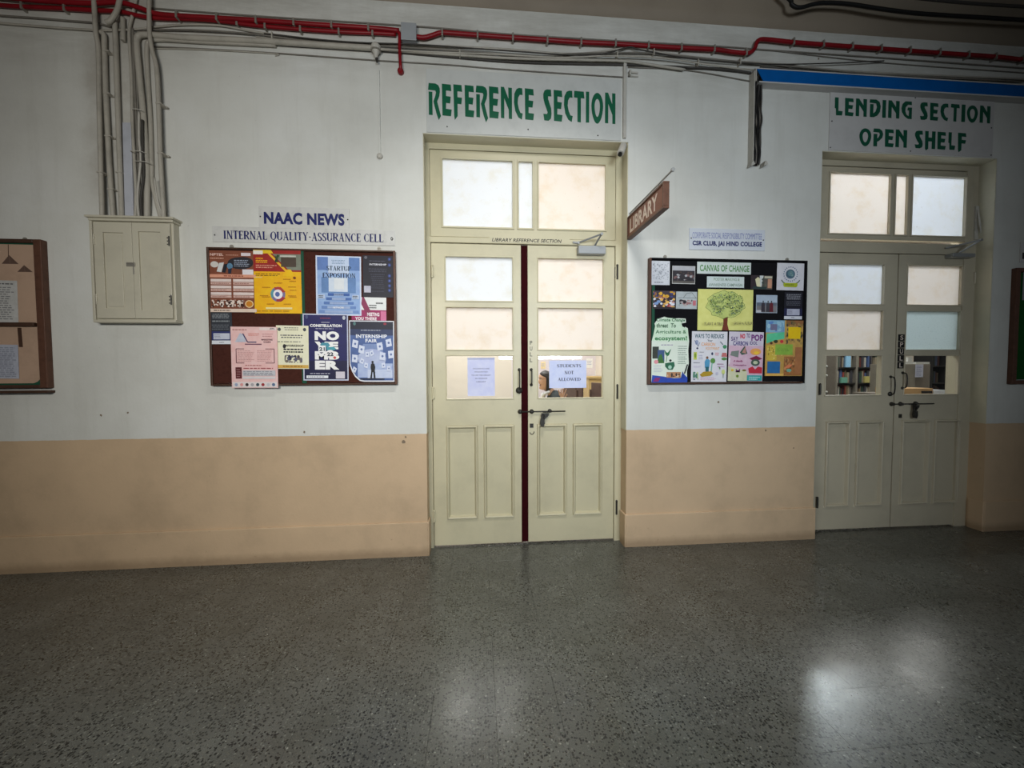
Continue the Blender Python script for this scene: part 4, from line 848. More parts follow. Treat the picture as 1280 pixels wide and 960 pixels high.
# ways to reduce carbon footprint
rr = (313, 588, 505, 860); p = Poster(q8(*rr), y1 - .0002, -.6, (214, 214, 222))
p.T('WAYS TO REDUCE', .08, .05, .90, .135, (62, 98, 112), .03).T('Your', .44, .16, .58, .20, (50, 55, 70), .03).T('CARBON', .27, .22, .66, .285, (222, 150, 70), .01).T('FOOTPRINT', .40, .31, .78, .365, (222, 160, 90), .01)
p.E(.14, .22, .05, .05, (150, 160, 190), 10).line([(.08, .18), (.18, .30), (.22, .22)], .012, (90, 100, 140)).E(.16, .335, .03, .02, (60, 60, 90), 8).E(.93, .30, .06, .04, (70, 140, 100), 8).line([(.80, .20), (.88, .26)], .02, (110, 120, 130))
p.R(.06, .41, .15, .56, (190, 200, 90)).E(.105, .48, .03, .05, (120, 150, 50), 8).W(.22, .40, .36, .42, 1, (110, 110, 120)).W(.20, .46, .34, .56, 3, (160, 165, 190), .4).E(.58, .44, .03, .03, (50, 60, 90), 8).W(.66, .41, .80, .48, 2, (215, 150, 160), .5).G([(.86, .42), (.98, .42), (1, .50), (.84, .50)], (190, 110, 110)).E(.92, .54, .08, .03, (90, 140, 80), 8)
p.E(.44, .52, .035, .028, (120, 80, 60), 8).G([(.38, .72), (.50, .72), (.52, .58), (.48, .55), (.41, .55), (.37, .60)], (80, 150, 190)).G([(.40, .82), (.49, .82), (.49, .70), (.40, .70)], (40, 100, 110)).E(.60, .58, .07, .055, (90, 140, 70), 10).line([(.58, .62), (.56, .80)], .02, (120, 180, 160)).G([(.24, .86), (.34, .80), (.56, .79), (.62, .83), (.54, .88), (.3, .90)], (170, 140, 40))
p.W(.05, .61, .26, .63, 1, (100, 100, 120)).W(.06, .68, .28, .72, 2, (180, 170, 200), .4).G([(.76, .68), (.82, .72), (.80, .76)], (80, 130, 60)).W(.72, .63, .92, .66, 1, (160, 110, 150)).W(.74, .68, .95, .71, 1, (190, 150, 190)).noise(.05, .80, .2, .96, 10, [(80, 130, 110), (50, 60, 110), (190, 200, 150)], .06, 4).W(.26, .90, .70, .97, 3, (210, 170, 190), .4).E(.90, .80, .05, .05, (200, 210, 130), 8).line([(.9, .84), (.9, .92)], .01, (90, 130, 90)).E(.72, .83, .04, .03, (190, 190, 210), 8)
p.done('poster', 'white hand-drawn poster with a small figure on a brown mound, black board')
# pop poster
rr = (513, 590, 700, 856); p = Poster(q8(*rr), y1 - .0004, -1.0, (208, 176, 196))
p.R(0, 0, 1, .28, (206, 200, 214)).G([(0, 1), (.55, 1), (.55, .80), (0, .70)], (205, 205, 175)).T('SAY', .06, .10, .26, .19, (85, 60, 120), .02).T('NO', .32, .04, .46, .14, (200, 40, 70), .05).T('TO', .50, .03, .60, .12, (90, 60, 120), .03).T('POP', .64, .05, .98, .18, (120, 60, 130), .05).T('CARBON', .12, .19, .55, .28, (80, 70, 130), .03).T('IDOL', .60, .19, .82, .26, (90, 70, 130), .02)
p.G([(.05, .48), (.28, .52), (.30, .38), (.08, .40)], (120, 130, 125)).G([(.32, .42), (.46, .28), (.54, .44), (.38, .47)], (70, 90, 80)).G([(.38, .42), (.48, .30), (.50, .44)], (176, 130, 120)).E(.78, .40, .16, .07, (226, 160, 90), 14).E(.80, .42, .08, .03, (235, 190, 60), 12)
p.G([(.60, .54), (.80, .48), (.98, .54), (.84, .58), (.7, .58)], (125, 35, 70)).E(.78, .62, .13, .07, (70, 90, 80), 12).E(.78, .62, .07, .035, (190, 200, 170), 10).G([(.60, .84), (.98, .84), (.98, .72), (.86, .70), (.78, .76), (.70, .70), (.58, .74)], (190, 45, 65)).T('A deadly', .14, .575, .42, .62, (150, 50, 110), .02, shear=.2).T('Consumption', .14, .66, .52, .70, (140, 60, 110), .02)
p.E(.12, .78, .04, .025, (220, 190, 70), 8).G([(.22, .75), (.34, .82), (.34, .75), (.22, .82)], (110, 50, 110)).E(.46, .78, .06, .02, (120, 110, 50), 8).E(.27, .90, .04, .03, (110, 140, 50), 8).R(.55, .88, .98, .99, (50, 160, 160)).W(.60, .90, .93, .98, 2, (180, 220, 220), .5).G([(0, .52), (.05, .54), (.03, .66), (0, .68)], (225, 222, 228))
p.done('poster', 'pink and lilac hand-painted POP poster with a red flower on the black board')
# collage
rr = (713, 528, 914, 828); p = Poster(q8(*rr), y1 - .0001, -.4, (186, 150, 80))
p.R(0, 0, .50, .22, (120, 165, 195)).noise(.02, .02, .48, .2, 20, [(90, 130, 190), (150, 190, 210)], .05, 3).R(.12, .07, .30, .18, (110, 110, 140)).G([(.02, .24), (.50, .21), (.50, .33), (.25, .36), (.02, .42)], (90, 195, 150)).R(.54, 0, 1, .10, (140, 95, 60)).noise(.54, .0, 1, .45, 60, [(120, 100, 60), (70, 70, 60), (160, 130, 80)], .03, 6).R(.60, .12, .93, .33, (228, 192, 20)).E(.27, .38, .06, .03, (50, 60, 40), 8).E(.15, .41, .04, .025, (90, 60, 40), 8).E(.43, .38, .05, .03, (190, 50, 60), 8)
p.R(.03, .45, .30, .72, (200, 175, 70)).noise(.04, .46, .46, .72, 30, [(150, 130, 50), (220, 200, 110)], .02, 7).R(.26, .43, .73, .62, (135, 175, 70)).W(.30, .50, .70, .56, 2, (110, 150, 60), .4).R(.06, .74, .40, .95, (40, 105, 165)).R(.02, .96, .5, 1, (220, 175, 90)).R(.5, .65, .98, .99, (160, 105, 60)).noise(.5, .64, .98, .98, 60, [(120, 80, 50), (190, 140, 90), (140, 100, 60)], .03, 9).R(.80, .48, .98, .96, (165, 110, 70)).G([(.52, .86), (.60, .80), (.74, .79), (.66, .85)], (220, 130, 90)).E(.64, .90, .07, .03, (110, 170, 150), 10)
p.done('collage', 'orange, blue and yellow paper collage at the lower right of the black board', 'poster')

# ---- left board with tan paper
X0, X1, Z0, Z1 = -4.0, -2.655, 1.175, 2.085
B3 = thing('notice_board', ((X0 + X1) / 2, 0, Z0), 'notice board covered with tan paper, cut off at the left edge', 'notice board')
b = MB(); b.box(X0, X1 - .03, -.02, -.004, Z0 + .02, Z1 - .02); b.build('backing_panel', M_strip, B3)
for nm, a, c, e, g, m in (('frame_side', X1 - .045, X1, Z0, Z1, M_wood2), ('frame_rail', X0, X1 - .045, Z1 - .022, Z1, M_wood), ('frame_rail', X0, X1 - .045, Z0, Z0 + .02, M_wood), ('frame_side', X0, X0 + .04, Z0 + .02, Z1 - .022, M_wood2)):
    b = MB(); b.box(a, c, -.04, 0, e, g); b.build(nm, m, B3, bevel=.004)
b = MB(); b.box(X0, X1 + .005, -.05, 0, Z0 - .03, Z0 - .015); b.build('lower_ledge', M_wood, B3, bevel=.003)
z1 = at(30, 406)[1]; b = MB(); b.box(X0 + .04, at(53, 408)[0], -.05, -.03, z1 - .012, z1 + .010); b.build('cross_bar', M_wood, B3, bevel=.003)
b = MB(); b.prism([at(27, 410), at(31.5, 410), at(33.5, 434), at(29, 434)], -.0235, -.021); b.build('strap', M_wood, B3)
hook(B3, 32, 300)
M_tan = painted('tan_kraft_paper', (.50, .345, .25), .75, .14, 6, .6, 7, .2)
pts = [(X0 + .045, 1.205), (at(47, 480)[0], 1.205), (at(52, 478)[0], 1.215), (at(56, 470)[0], 1.24), (at(55, 430)[0], 1.45), (at(51, 370)[0], 1.74), (at(47.5, 308)[0], 2.055), (X0 + .045, 2.06)]
b = MB(); b.prism(pts, -.0212, -.020); b.build('paper_cover', M_tan, B3)
p = Poster((at(-20, 380)[0], at(27.5, 380)[0], at(15, 403.5)[1], at(15, 351.5)[1]), -.0225, -.8, (188, 188, 186)); p.W(.08, .06, .92, .10, 1, (70, 70, 75), .6, .1, True).W(.08, .14, .92, .94, 15, (128, 128, 130), .45, .2).done('typed_sheet', 'grey typed sheet above the dark bar on the tan board', 'paper')
p = Poster((at(-20, 450)[0], at(28.5, 450)[0], at(15, 473)[1], at(15, 431)[1]), -.0240, -.8, (172, 176, 190)); p.W(.06, .06, .94, .96, 15, (138, 142, 156), .5, .1).done('typed_sheet', 'bluish typed sheet below the dark bar on the tan board', 'paper')
def pennant(px0, px1, py0, py1, lab):
    t = Poster(rp(px0, py0, px1, py1), -.0216, 0, (96, 76, 66), [(0, 1), (1, 1), (.46, 0)]); t.line([(.46, 0), (.5, 1)], .04, (120, 98, 86)); return t.done('pennant', lab, 'pennant')
pennant(7, 28, 320, 331, 'larger brown paper triangle on the tan board'); pennant(26.5, 45.5, 332.5, 341, 'smaller brown paper triangle, lower of the two on the tan board')
b = MB(); b.tube([(at(15.5, 307)[0], -.0225, at(15.5, 307)[1]), (at(15.7, 321)[0], -.0225, at(15.7, 321)[1])], .0012, 5, 0); b.build('string', M_wood, B3)

# ---- right green board
X0, X1, Z0, Z1 = at(1265, 337)[0] - .0, 5.35, at(1262, 480)[1], at(1268, 336)[1]
xl = (at(1265, 340)[0] + at(1257, 480)[0]) / 2
B4 = board('notice_board', (xl, 5.35, Z0, Z1), 'green felt notice board cut off at the right edge', (M_wood2, M_wood2, M_wood2, M_wood2), M_feltg, .036)
p = Poster((at(1273, 350)[0], at(1273, 350)[0] + .25, at(1276, 376)[1], at(1276, 341)[1]), y1, 0, (150, 150, 156)); p.G([(.10, .9), (.2, .9), (.3, .6), (.15, .6)], (50, 50, 60)).W(.2, .1, .9, .5, 5, (110, 110, 116), .4).done('printed_sheet', 'grey sheet at the top of the green board', 'paper')
p = Poster((at(1276, 385)[0], at(1276, 385)[0] + .18, at(1278, 393)[1], at(1278, 379)[1]), y1, 0, (120, 124, 150)); p.W(.1, .2, .9, .8, 3, (70, 74, 110), .4).done('printed_sheet', 'small bluish slip under the grey sheet on the green board', 'paper')
t = plate('name_plate', (at(1274, 320)[0], at(1274, 320)[0] + .8, at(1276, 328)[1], at(1276, 303)[1]), 'pale plate above the green notice board, cut off by the frame', 'sign', M_sign2)
b = MB(); vs, fs = text_geo('B', .04); x_ = at(1276.5, 320)[0]; put2d(b, vs, fs, x_, x_ + .05, at(1276, 324)[1], at(1276, 316)[1], -.0068); b.build('lettering', M_iron, t)

# ------------------------------------------------------------------ wall cabinet
X0, X1, Z0, Z1 = -2.345, -1.885, 1.59, 2.212
cb = thing('wall_cabinet', ((X0 + X1) / 2, 0, Z0), 'cream painted wall cabinet with two panelled doors below the vertical pipes', 'cabinet')
b = MB(); b.box(X0, X1, -.05, 0, Z0, Z1); b.build('body', M_cab, cb, bevel=.003)
b = MB(); b.box(X0 - .022, X1 + .022, -.085, 0, Z1, Z1 + .014); b.box(X0 - .012, X1 + .012, -.072, 0, Z1 - .016, Z1); b.build('cornice', M_cab, cb, bevel=.004)
b = MB(); b.box(X0 - .010, X1 + .006, -.068, 0, Z0 - .012, Z0 + .006); b.build('bottom_moulding', M_cab, cb, bevel=.004)
b = MB(); b.box(X0 - .012, X0 + .004, -.066, 0, Z0, Z1 - .012); b.build('side_moulding', M_cab, cb, bevel=.003)
xm = (X0 + X1) / 2 + .0
for i, (a, c) in enumerate(((X0 + .012, xm - .001), (xm + .001, X1 - .012))):
    pn = (a + .052, c - .05, Z0 + .075, Z1 - .085) if i == 0 else (a + .035, c - .055, Z0 + .065, Z1 - .075)
    b = MB(); frame_boxes(b, a, c, Z0 + .014, Z1 - .022, [pn], -.066, -.050); dr = b.build('door', M_cab, cb, bevel=.0015)
    b = MB(); b.box(pn[0], pn[1], -.058, -.050, pn[2], pn[3])
    if i == 0: b.prism([(pn[0] + .012, pn[2] + .012), (pn[1] - .012, pn[2] + .012), (pn[1] - .012, pn[3] - .012), (pn[0] + .012, pn[3] - .012)], -.062, -.057)
    b.build('panel', M_cab, dr, bevel=.002)
    for z in (Z0 + .13, Z1 - .13):
        b = MB(); xx = a + .004 if i == 0 else c - .004
        b.cyl((xx, -.068, z - .03), (xx, -.068, z + .03), .004, 8)
        if i: [b.lathe((xx - .010, -.066, z + q), [(.004, 0), (.003, -.002), (.001, -.002)], 'y', 8) for q in (-.02, 0, .02)]
        b.build('hinge', M_iron if i else M_cab, dr)
b = MB(); zc = at(176, 334)[1]; b.box(xm - .035, xm + .015, -.072, -.066, zc - .012, zc + .012); b.cyl((xm - .03, -.074, zc + .004), (xm + .01, -.074, zc + .004), .004, 8); b.box(xm + .0, xm + .008, -.069, -.066, zc - .06, zc - .012); b.build('latch', M_clip, cb, bevel=.001)

# ------------------------------------------------------------------ pipes and cables
def route(pts, dep=-.02):
    o = []
    for p in pts:
        dp = p[2] if len(p) > 2 else dep; x, z = at(p[0], p[1], dp); o.append((x, dp, z))
    return o
def run(name, pts, r, m, label, catg, clips=(), dep=-.02, group=None, n=8, sm=6, clipm=None):
    P = route(pts, dep); b = MB(); b.tube(P, r, n, sm)
    if not clips: return b.build(name, m, smooth=True, tag=(label, catg, group))
    t = thing(name, P[0], label, catg, group); b.build('tube', m, t, smooth=True)
    for c in clips:
        cx, cy = c[:2]; vert = len(c) > 2
        x, z = at(cx, cy, dep); c_ = MB(); w = .006; h = r + .005
        if vert: c_.box(x - h, x + h, dep - r - .001, 0, z - .004, z + .004); c_.box(x + h, x + h + .006, -.012, 0, z - .005, z + .003); c_.lathe((x + h + .004, dep * .3, z), [(.006, 0), (.006, -.008), (.002, -.01)], 'y', 8)
        else: c_.box(x - w, x + w, dep - r - .003, 0, z - h - .003, z + h + .004)
        c_.build('clip', clipm or M_clip, t, bevel=.0015)
    return t
# red conduits
run('conduit', [(-140, -22), (-60, -9), (0, -4), (40, 0), (85, 3), (118, 4), (150, 3), (175, 10), (200, 18), (260, 22), (320, 25.5), (400, 31), (470, 35.5), (499, 38.5)], .0140, M_red, 'upper red conduit running left of the grey junction box', 'pipe', [(222, 19.5), (272, 22.5), (321, 26), (368, 29), (415, 32), (461, 35)], -.034)
run('conduit', [(-140, -9), (-60, 1), (0, 6.5), (30, 8.5), (85, 11), (118, 13), (150, 14.5), (175, 20), (200, 23), (260, 25), (320, 32), (380, 37), (430, 40), (470, 41.5), (495, 43)], .0118, M_red, 'lower red conduit running left of the grey junction box', 'pipe', [(29, 8.5), (82, 11), (297, 29), (332, 33), (376, 37), (424, 40), (466, 42)], -.022)
run('conduit', [(497, 39.5), (499.5, 43), (499.5, 60), (501, 88)], .0105, M_red, 'short red conduit dropping beside the grey junction box', 'pipe', [], -.030, sm=4)
b = MB(); x, z = at(500.5, 88, -.02); b.lathe((x, 0, z), [(.020, 0), (.020, -.02), (.012, -.034), (.003, -.036)], 'y', 12); b.build('pipe_end_cap', M_red, smooth=True, tag=('round red cap at the foot of the short red drop', 'pipe fitting'))
run('conduit', [(520, 46), (530, 47), (540, 44.5), (551, 41), (565, 41.5), (597, 44), (640, 47), (690, 50.5), (726, 53), (770, 55), (810, 57.5), (851, 60), (892, 62), (915, 65), (932, 66.5), (939, 65), (943.5, 60), (945.5, 54), (949, 50), (958, 49.5), (991, 53), (1030, 56), (1100, 61), (1170, 66), (1243, 71), (1277, 74.5), (1330, 79), (1400, 84)], .0142, M_red, 'long red conduit right of the junction box with a small upward jog', 'pipe',
    [(553, 42), (597, 44.5), (641, 47.5), (684, 50.5), (726, 53), (769, 55), (810, 57.5), (851, 60), (892, 62), (932, 66.5), (991, 53), (1028, 56), (1064, 58.5), (1100, 61), (1136, 63.5), (1173, 66), (1209, 69), (1243, 71.5), (1277, 74.5)], -.026)
run('cable', [(185, 10), (320, 20), (500, 31.5), (560, 36), (640, 43), (780, 51.5), (900, 58), (960, 62.5), (1100, 72), (1280, 85), (1360, 90)], .0045, M_cable, 'thin grey cable running just above the red conduits', 'cable', [], -.008)
# junction box
X0, X1, Z0, Z1 = rp(501.5, 28.5, 520, 49.5, -.05); jb = thing('junction_box', ((X0 + X1) / 2, 0, Z0), 'square grey junction box on the red conduit', 'junction box')
b = MB(); b.box(X0, X1, -.045, 0, Z0, Z1); b.build('body', M_grey, jb, bevel=.004); b = MB(); b.box(X0 - .002, X1 + .002, -.052, -.045, Z0 - .002, Z1 + .002); b.build('lid', M_grey, jb, bevel=.003)
GC = 'painted cables bundled along the top of the wall'
cabs = [
 ([(188, 34), (230, 31), (275, 32), (320, 40), (390, 49), (470, 55), (560, 58), (640, 62), (700, 67), (740, 66), (790, 60), (840, 68), (920, 77), (960, 79), (1080, 90), (1280, 99), (1360, 103)], .0060, M_pvc, -.012, 'uppermost grey-white cable of the bundle below the red conduit'),
 ([(188, 37), (250, 38), (320, 43), (400, 53), (500, 59), (600, 66), (660, 72), (720, 67), (800, 66), (850, 70), (900, 75), (1000, 84), (1100, 93), (1280, 102)], .0052, M_cable, -.020, 'second cable down in the bundle, darker grey'),
 ([(240, 45.5), (320, 49), (400, 55), (470, 61), (560, 68), (640, 73), (720, 75), (780, 76.5), (820, 82), (855, 87)], .0085, M_pvc, -.022, 'thick pale pipe in the bundle ending left of the blue trunking'),
 ([(250, 50), (320, 54), (400, 59), (480, 64), (560, 71), (640, 77.5), (720, 80), (780, 81), (860, 84), (940, 91)], .0060, M_dcable, -.010, 'dark strip standing in for the shadow along the underside of the bundle'),  # shadow under the bundle, modelled as a dark tube
 ([(320, 46), (420, 58), (520, 64), (620, 68), (700, 72), (760, 70), (830, 73), (900, 83), (945, 88)], .0050, M_pvc, -.030, 'pale cable crossing over the middle of the bundle'),
 ([(330, 42), (430, 52), (530, 56), (640, 64), (740, 69), (785, 59), (800, 62), (870, 74), (960, 80), (1040, 79), (1105, 76)], .0038, M_dcable, -.028, 'thin dark wire with a loose end above the blue trunking'),
 ([(190, 58), (270, 62), (345, 66.5), (470, 75.5), (560, 81), (640, 87.5), (778, 96.5)], .0040, M_cable, -.006, 'thin lowest wire running to the white drop by the left sign'),
 ([(190, 60.5), (250, 62), (342, 67), (344, 70)], .0035, M_pvc, -.006, 'short painted wire above the wall between cabinet and boards'),
 ([(785, 84), (860, 88), (940, 102)], .0038, M_cable, -.006, 'thin wire rising left of the open duct'),
 ([(858, 84.5), (900, 86), (945, 92)], .0075, M_dcable, -.014, 'short black cable entering the blue trunking'),
 ([(950, 84), (1060, 92), (1200, 99), (1280, 101), (1350, 104)], .0045, M_dcable, -.012, 'dark cable lying along the top of the blue trunking'),
 ([(955, 62), (1100, 78), (1280, 91), (1350, 96)], .0035, M_cable, -.006, 'thin wire between red conduit and blue trunking at right'),
 ([(-140, 8), (-60, 14), (0, 19.5), (50, 23), (85, 26), (120, 29), (150, 36), (185, 37)], .0055, M_cable, -.010, 'grey cable at the far left below the red conduits'),
 ([(-140, 17), (-60, 24), (0, 29), (50, 33), (90, 36), (130, 38), (165, 37), (190, 34)], .0060, M_pvc, -.012, 'painted conduit at the far left ending among the vertical pipes'),
]
for pts, r, m, dep, lab in cabs: run('cable', pts, r, m, lab, 'cable', [], dep, GC, 6, 5)
for i, (x, y) in enumerate(((343, 49), (575, 70), (770, 72), (815, 69), (870, 82), (922, 80))):
    X, Z = at(x, y); b = MB(); b.box(X - .004, X + .004, -.036, 0, Z - .024, Z + .020)
    b.build('cable_clip', M_pvc, bevel=.002, tag=(('first', 'second', 'third', 'fourth', 'fifth', 'sixth')[i] + ' painted saddle clip from the left over the cable bundle', 'clip', 'saddle clips over the cable bundle'))
run('cable', [(975, -10), (988, 0), (990, 6), (1000, 9.5), (1025, 4), (1060, 5), (1100, 11), (1150, 17), (1230, 22), (1300, 26), (1380, 30)], .0125, M_black, 'thick black cable looping across the ceiling cove at top right', 'cable', [], -.10)
run('cable', [(1000, -22), (1100, -8), (1200, 3), (1290, 9), (1380, 14)], .010, M_dcable, 'dark cable above the thick black one at top right', 'cable', [], -.17)
# vertical pipes above the cabinet
VG = 'painted vertical pipes above the cabinet'
vert = [
 ([(117, -12), (118.5, 20), (120, 42), (123, 62), (124, 120), (125.5, 190), (128, 276)], .0125, M_pvc, -.046, 'leftmost vertical pipe above the cabinet', [(126.5, 216, 1)]),
 ([(126, 40), (130, 44), (130.5, 60), (132, 110), (134.5, 160), (137, 210), (142, 277)], .0135, M_pvc, -.026, 'second vertical pipe from the left with curved ties', [(134, 65, 1), (135, 118, 1), (136.5, 171, 1), (140, 237, 1)]),
 ([(143.5, 26), (144.5, 50), (146.5, 110), (149, 180), (150.5, 220), (152.5, 277)], .0135, M_pvc, -.026, 'third vertical pipe from the left', [(150, 216, 1)]),
 ([(153.5, 22), (154, 36), (154, 51)], .0125, M_pvc, -.022, 'short pipe stub ending open near the top', []),
 ([(156, -14), (150, 0), (146, 14), (138, 26), (133, 28)], .0135, M_pvc, -.052, 'pipe bending left across the red conduits', []),
 ([(172, -14), (168, 10), (162, 34), (162, 55), (164.5, 100), (165.5, 150), (168, 200), (170, 240), (169, 277)], .0085, M_pvc, -.020, 'thin wavy pipe right of the flat casing', []),
 ([(166, 36), (166.5, 60), (169, 120), (172, 180), (174.5, 230), (176, 277)], .0070, M_cable, -.036, 'dark thin pipe in the middle of the cluster', []),
 ([(470, 60.5), (400, 56), (320, 51), (240, 47.5), (200, 44.5), (178, 43.5), (171.5, 48), (171.5, 62), (175, 100), (179, 140), (182, 180), (184, 220), (184, 277)], .0165, M_pvc, -.026, 'thick pipe elbowing right near the top', []),
 ([(345, 57), (260, 53), (205, 50), (187, 52), (183.5, 62), (185, 100), (188, 150), (189.5, 200), (191, 232), (202, 277)], .0115, M_pvc, -.014, 'pipe behind the thick elbow, spreading right at the foot', []),
 ([(186, -12), (186.5, 20), (187, 42), (190, 62), (195.5, 85), (198, 130), (200, 190), (202.5, 235), (205, 277)], .0115, M_pvc, -.048, 'rightmost vertical pipe above the cabinet', [(199.5, 130, 1), (201.5, 192, 1)]),
 ([(173.5, 140), (174, 175), (176, 200), (172, 245), (174, 277)], .0065, M_wht, -.046, 'thin pale wire tied in the middle of the cluster', []),
 ([(178, 150), (178.5, 190), (179.5, 220), (176, 250), (178, 277)], .0070, M_dcable, -.050, 'thin dark wire tied in the middle of the cluster', []),
 ([(193, 222), (197, 250), (205, 277)], .0050, M_wht, -.052, 'short white wire at the foot of the cluster', []),
]
for pts, r, m, dep, lab, cl in vert:
    pp = [(x_, y_, dep - (.014 if y_ > 268 else 0)) for x_, y_ in pts]
    pts3 = pts
    run('pipe', pts3, r, m, lab, 'pipe', cl, dep, VG, 8, 6, M_pvc)
X0, X1, Z0, Z1 = rp(154.5, 153, 164, 272, -.02); xa = at(158.3, 153, -.02)[0]; xb = at(161.5, 272, -.02)[0]
b = MB(); zt_, zb_ = at(158, 153, -.02)[1], at(161, 272, -.02)[1]; b.prism([(xb - .025, zb_), (xb + .025, zb_), (xa + .025, zt_), (xa - .025, zt_)], -.022, 0)
b.build('cable_casing', M_pvcb, bevel=.003, tag=('flat bluish cable casing standing on the cabinet among the pipes', 'casing'))
for cx, cy, w_, tl in ((172, 138, 16, 'top'), (172, 190, 22, 'middle'), (178, 203, 22, 'lowest')):
    x, z = at(cx, cy, -.05); b = MB(); b.tube([(x - w_ / 500, -.03, z + .006), (x - w_ / 700, -.058, z + .002), (x + w_ / 700, -.062, z - .002), (x + w_ / 500, -.03, z - .004)], .0025, 6, 4)
    b.build('cable_tie', M_wht, tag=(tl + ' one of three thin ties round the pipe cluster', 'cable tie', 'ties round the pipe cluster'))
# pear-shaped fitting with drop wire and round box
x, z = at(470, 64, -.03)
t = thing('lamp_holder', (x, 0, z), 'small white pear-shaped fitting among the cables, upper middle left', 'lamp holder')
b = MB(); b.lathe((x, -.032, z), [(.004, -.048), (.010, -.044), (.012, -.03), (.020, -.012), (.030, .012), (.031, .028), (.022, .040), (.004, .044)], 'z', 16); b.build('shell', M_wht, t, smooth=True)
b = MB(); b.lathe((x, -.032, z), [(.0325, -.003), (.0325, .003)], 'z', 16); b.build('band', M_clip, t)
b = MB(); b.cyl((x + .006, -.032, z - .070), (x + .004, -.032, z - .046), .006, 8); b.lathe((x + .004, -.032, z - .055), [(.008, 0), (.010, .006), (.008, .012)], 'z', 10); b.build('tip', M_iron, t)
x, z0 = at(475, 196); _, z1_ = at(472, 88)
t = thing('wire_drop', (x, 0, z0), 'thin white wire casing dropping to a small round box left of the left door', 'casing')
b = MB(); b.box(x - .007, x + .007, -.009, 0, z0 + .01, z1_); b.build('casing', M_wall, t, bevel=.002); b = MB(); b.lathe((x, 0, z0), [(.018, 0), (.018, -.012), (.012, -.02), (.002, -.021)], 'y', 14); b.build('round_box', M_wht, t, smooth=True)
# white drop casing right of the reference sign
xa = at(780, 130)[0]
b = MB(); b.box(xa - .010, xa + .012, -.018, 0, OZ + .02, at(780, 79)[1]); b.build('cable_casing', M_wht, bevel=.002, tag=('narrow white vertical casing at the right end of the REFERENCE SECTION sign', 'casing'))
b = MB(); X0, X1, Z0, Z1 = rp(785, 91, 797, 97); b.box(X0, X1, -.012, 0, Z1 - .010, Z1); b.box(X0, X0 + .012, -.03, 0, Z0, Z1); b.box(X0, X1, -.012, 0, Z0, Z0 + .006); b.build('bracket', M_wht, bevel=.001, tag=('small white wall bracket right of the narrow casing', 'bracket'))
# small camera-like fitting at the opening corner
x, z = at(776.5, 190, -.03)
t = thing('wall_sensor', (x, 0, z), 'small white tubular fitting at the top right corner of the left door opening', 'sensor')
b = MB(); b.cyl((x + .022, -.012, z + .055), (x - .012, -.045, z - .020), .024, 14); b.build('housing', M_wht, t, smooth=True, bevel=.003)
b = MB(); b.cyl((x - .012, -.045, z - .020), (x - .016, -.049, z - .030), .014, 12); b.build('lens', M_black, t); b = MB(); b.box(x + .008, x + .03, -.02, 0, z + .02, z + .06); b.build('mount', M_wht, t)
# blue trunking and open duct
ztt = at(1000, 88, -.06)[1]; zbb = at(1000, 106, -.06)[1]
xs0 = at(944, 90, -.06)[0]
t = thing('cable_trunking', (xs0, 0, zbb), 'blue film covered cable trunking above the right door', 'trunking')
b = MB(); b.prism([(xs0 + .062, zbb + .010), (XR - .05, zbb + .010), (XR - .05, ztt - .008), (xs0 + .012, ztt - .008)], -.060, -.056); b.build('cover', M_bluef, t)
b = MB(); b.box(xs0 + .03, XR - .05, -.062, 0, zbb, zbb + .009); b.box(xs0, XR - .05, -.062, 0, ztt - .007, ztt); b.build('tray', M_sign2, t, bevel=.001)
b = MB(); b.box(xs0 + .005, xs0 + .012, -.060, 0, zbb + .01, ztt - .008); b.build('end_flange', M_wht, t)
xd0, xd1 = at(935.5, 150, 0)[0], at(954.5, 150, -.05)[0]; zd0, zd1 = at(944, 207, -.03)[1], at(942, 87, -.06)[1]
t = thing('cable_duct', ((xd0 + xd1) / 2, 0, zd0), 'open white vertical duct of black wires below the blue trunking end', 'duct')
b = MB(); b.box(xd0, xd0 + .006, -.055, 0, zd0 + .01, zd1); b.box(xd1 - .012, xd1, -.030, 0, zd0 + .01, zbb); b.build('channel', M_wht, t, bevel=.0015)
b = MB(); b.box(xd0 + .006, xd1 - .012, -.010, 0, zd0 + .01, zbb + .05); b.build('channel_back', M_dcable, t)
for i in range(10):
    rr_ = random.Random(i + 40); bx_ = xd0 + .013 + i * .0062; zz = zd1 - .03; pts = []
    for k in range(9): pts.append((bx_ + rr_.uniform(-.006, .006), -.022 - .012 * rr_.random() - .006 * (i % 3), zz - (zz - zd0 - .01) * k / 8))
    b = MB(); b.tube(pts, .0056, 6, 5); b.build('wire', (M_black, M_dcable, M_black, M_dcable, M_cable)[i % 5], t, smooth=True)
for px_ in (938, 954):
    b = MB(); x, z = at(px_, 209, -.02); b.prism([(x - .016, z - .004), (x + .014, z + .008), (x + .004, z + .03), (x - .006, z + .03)], -.05, -.01); b.build('torn_end', M_wht, t)

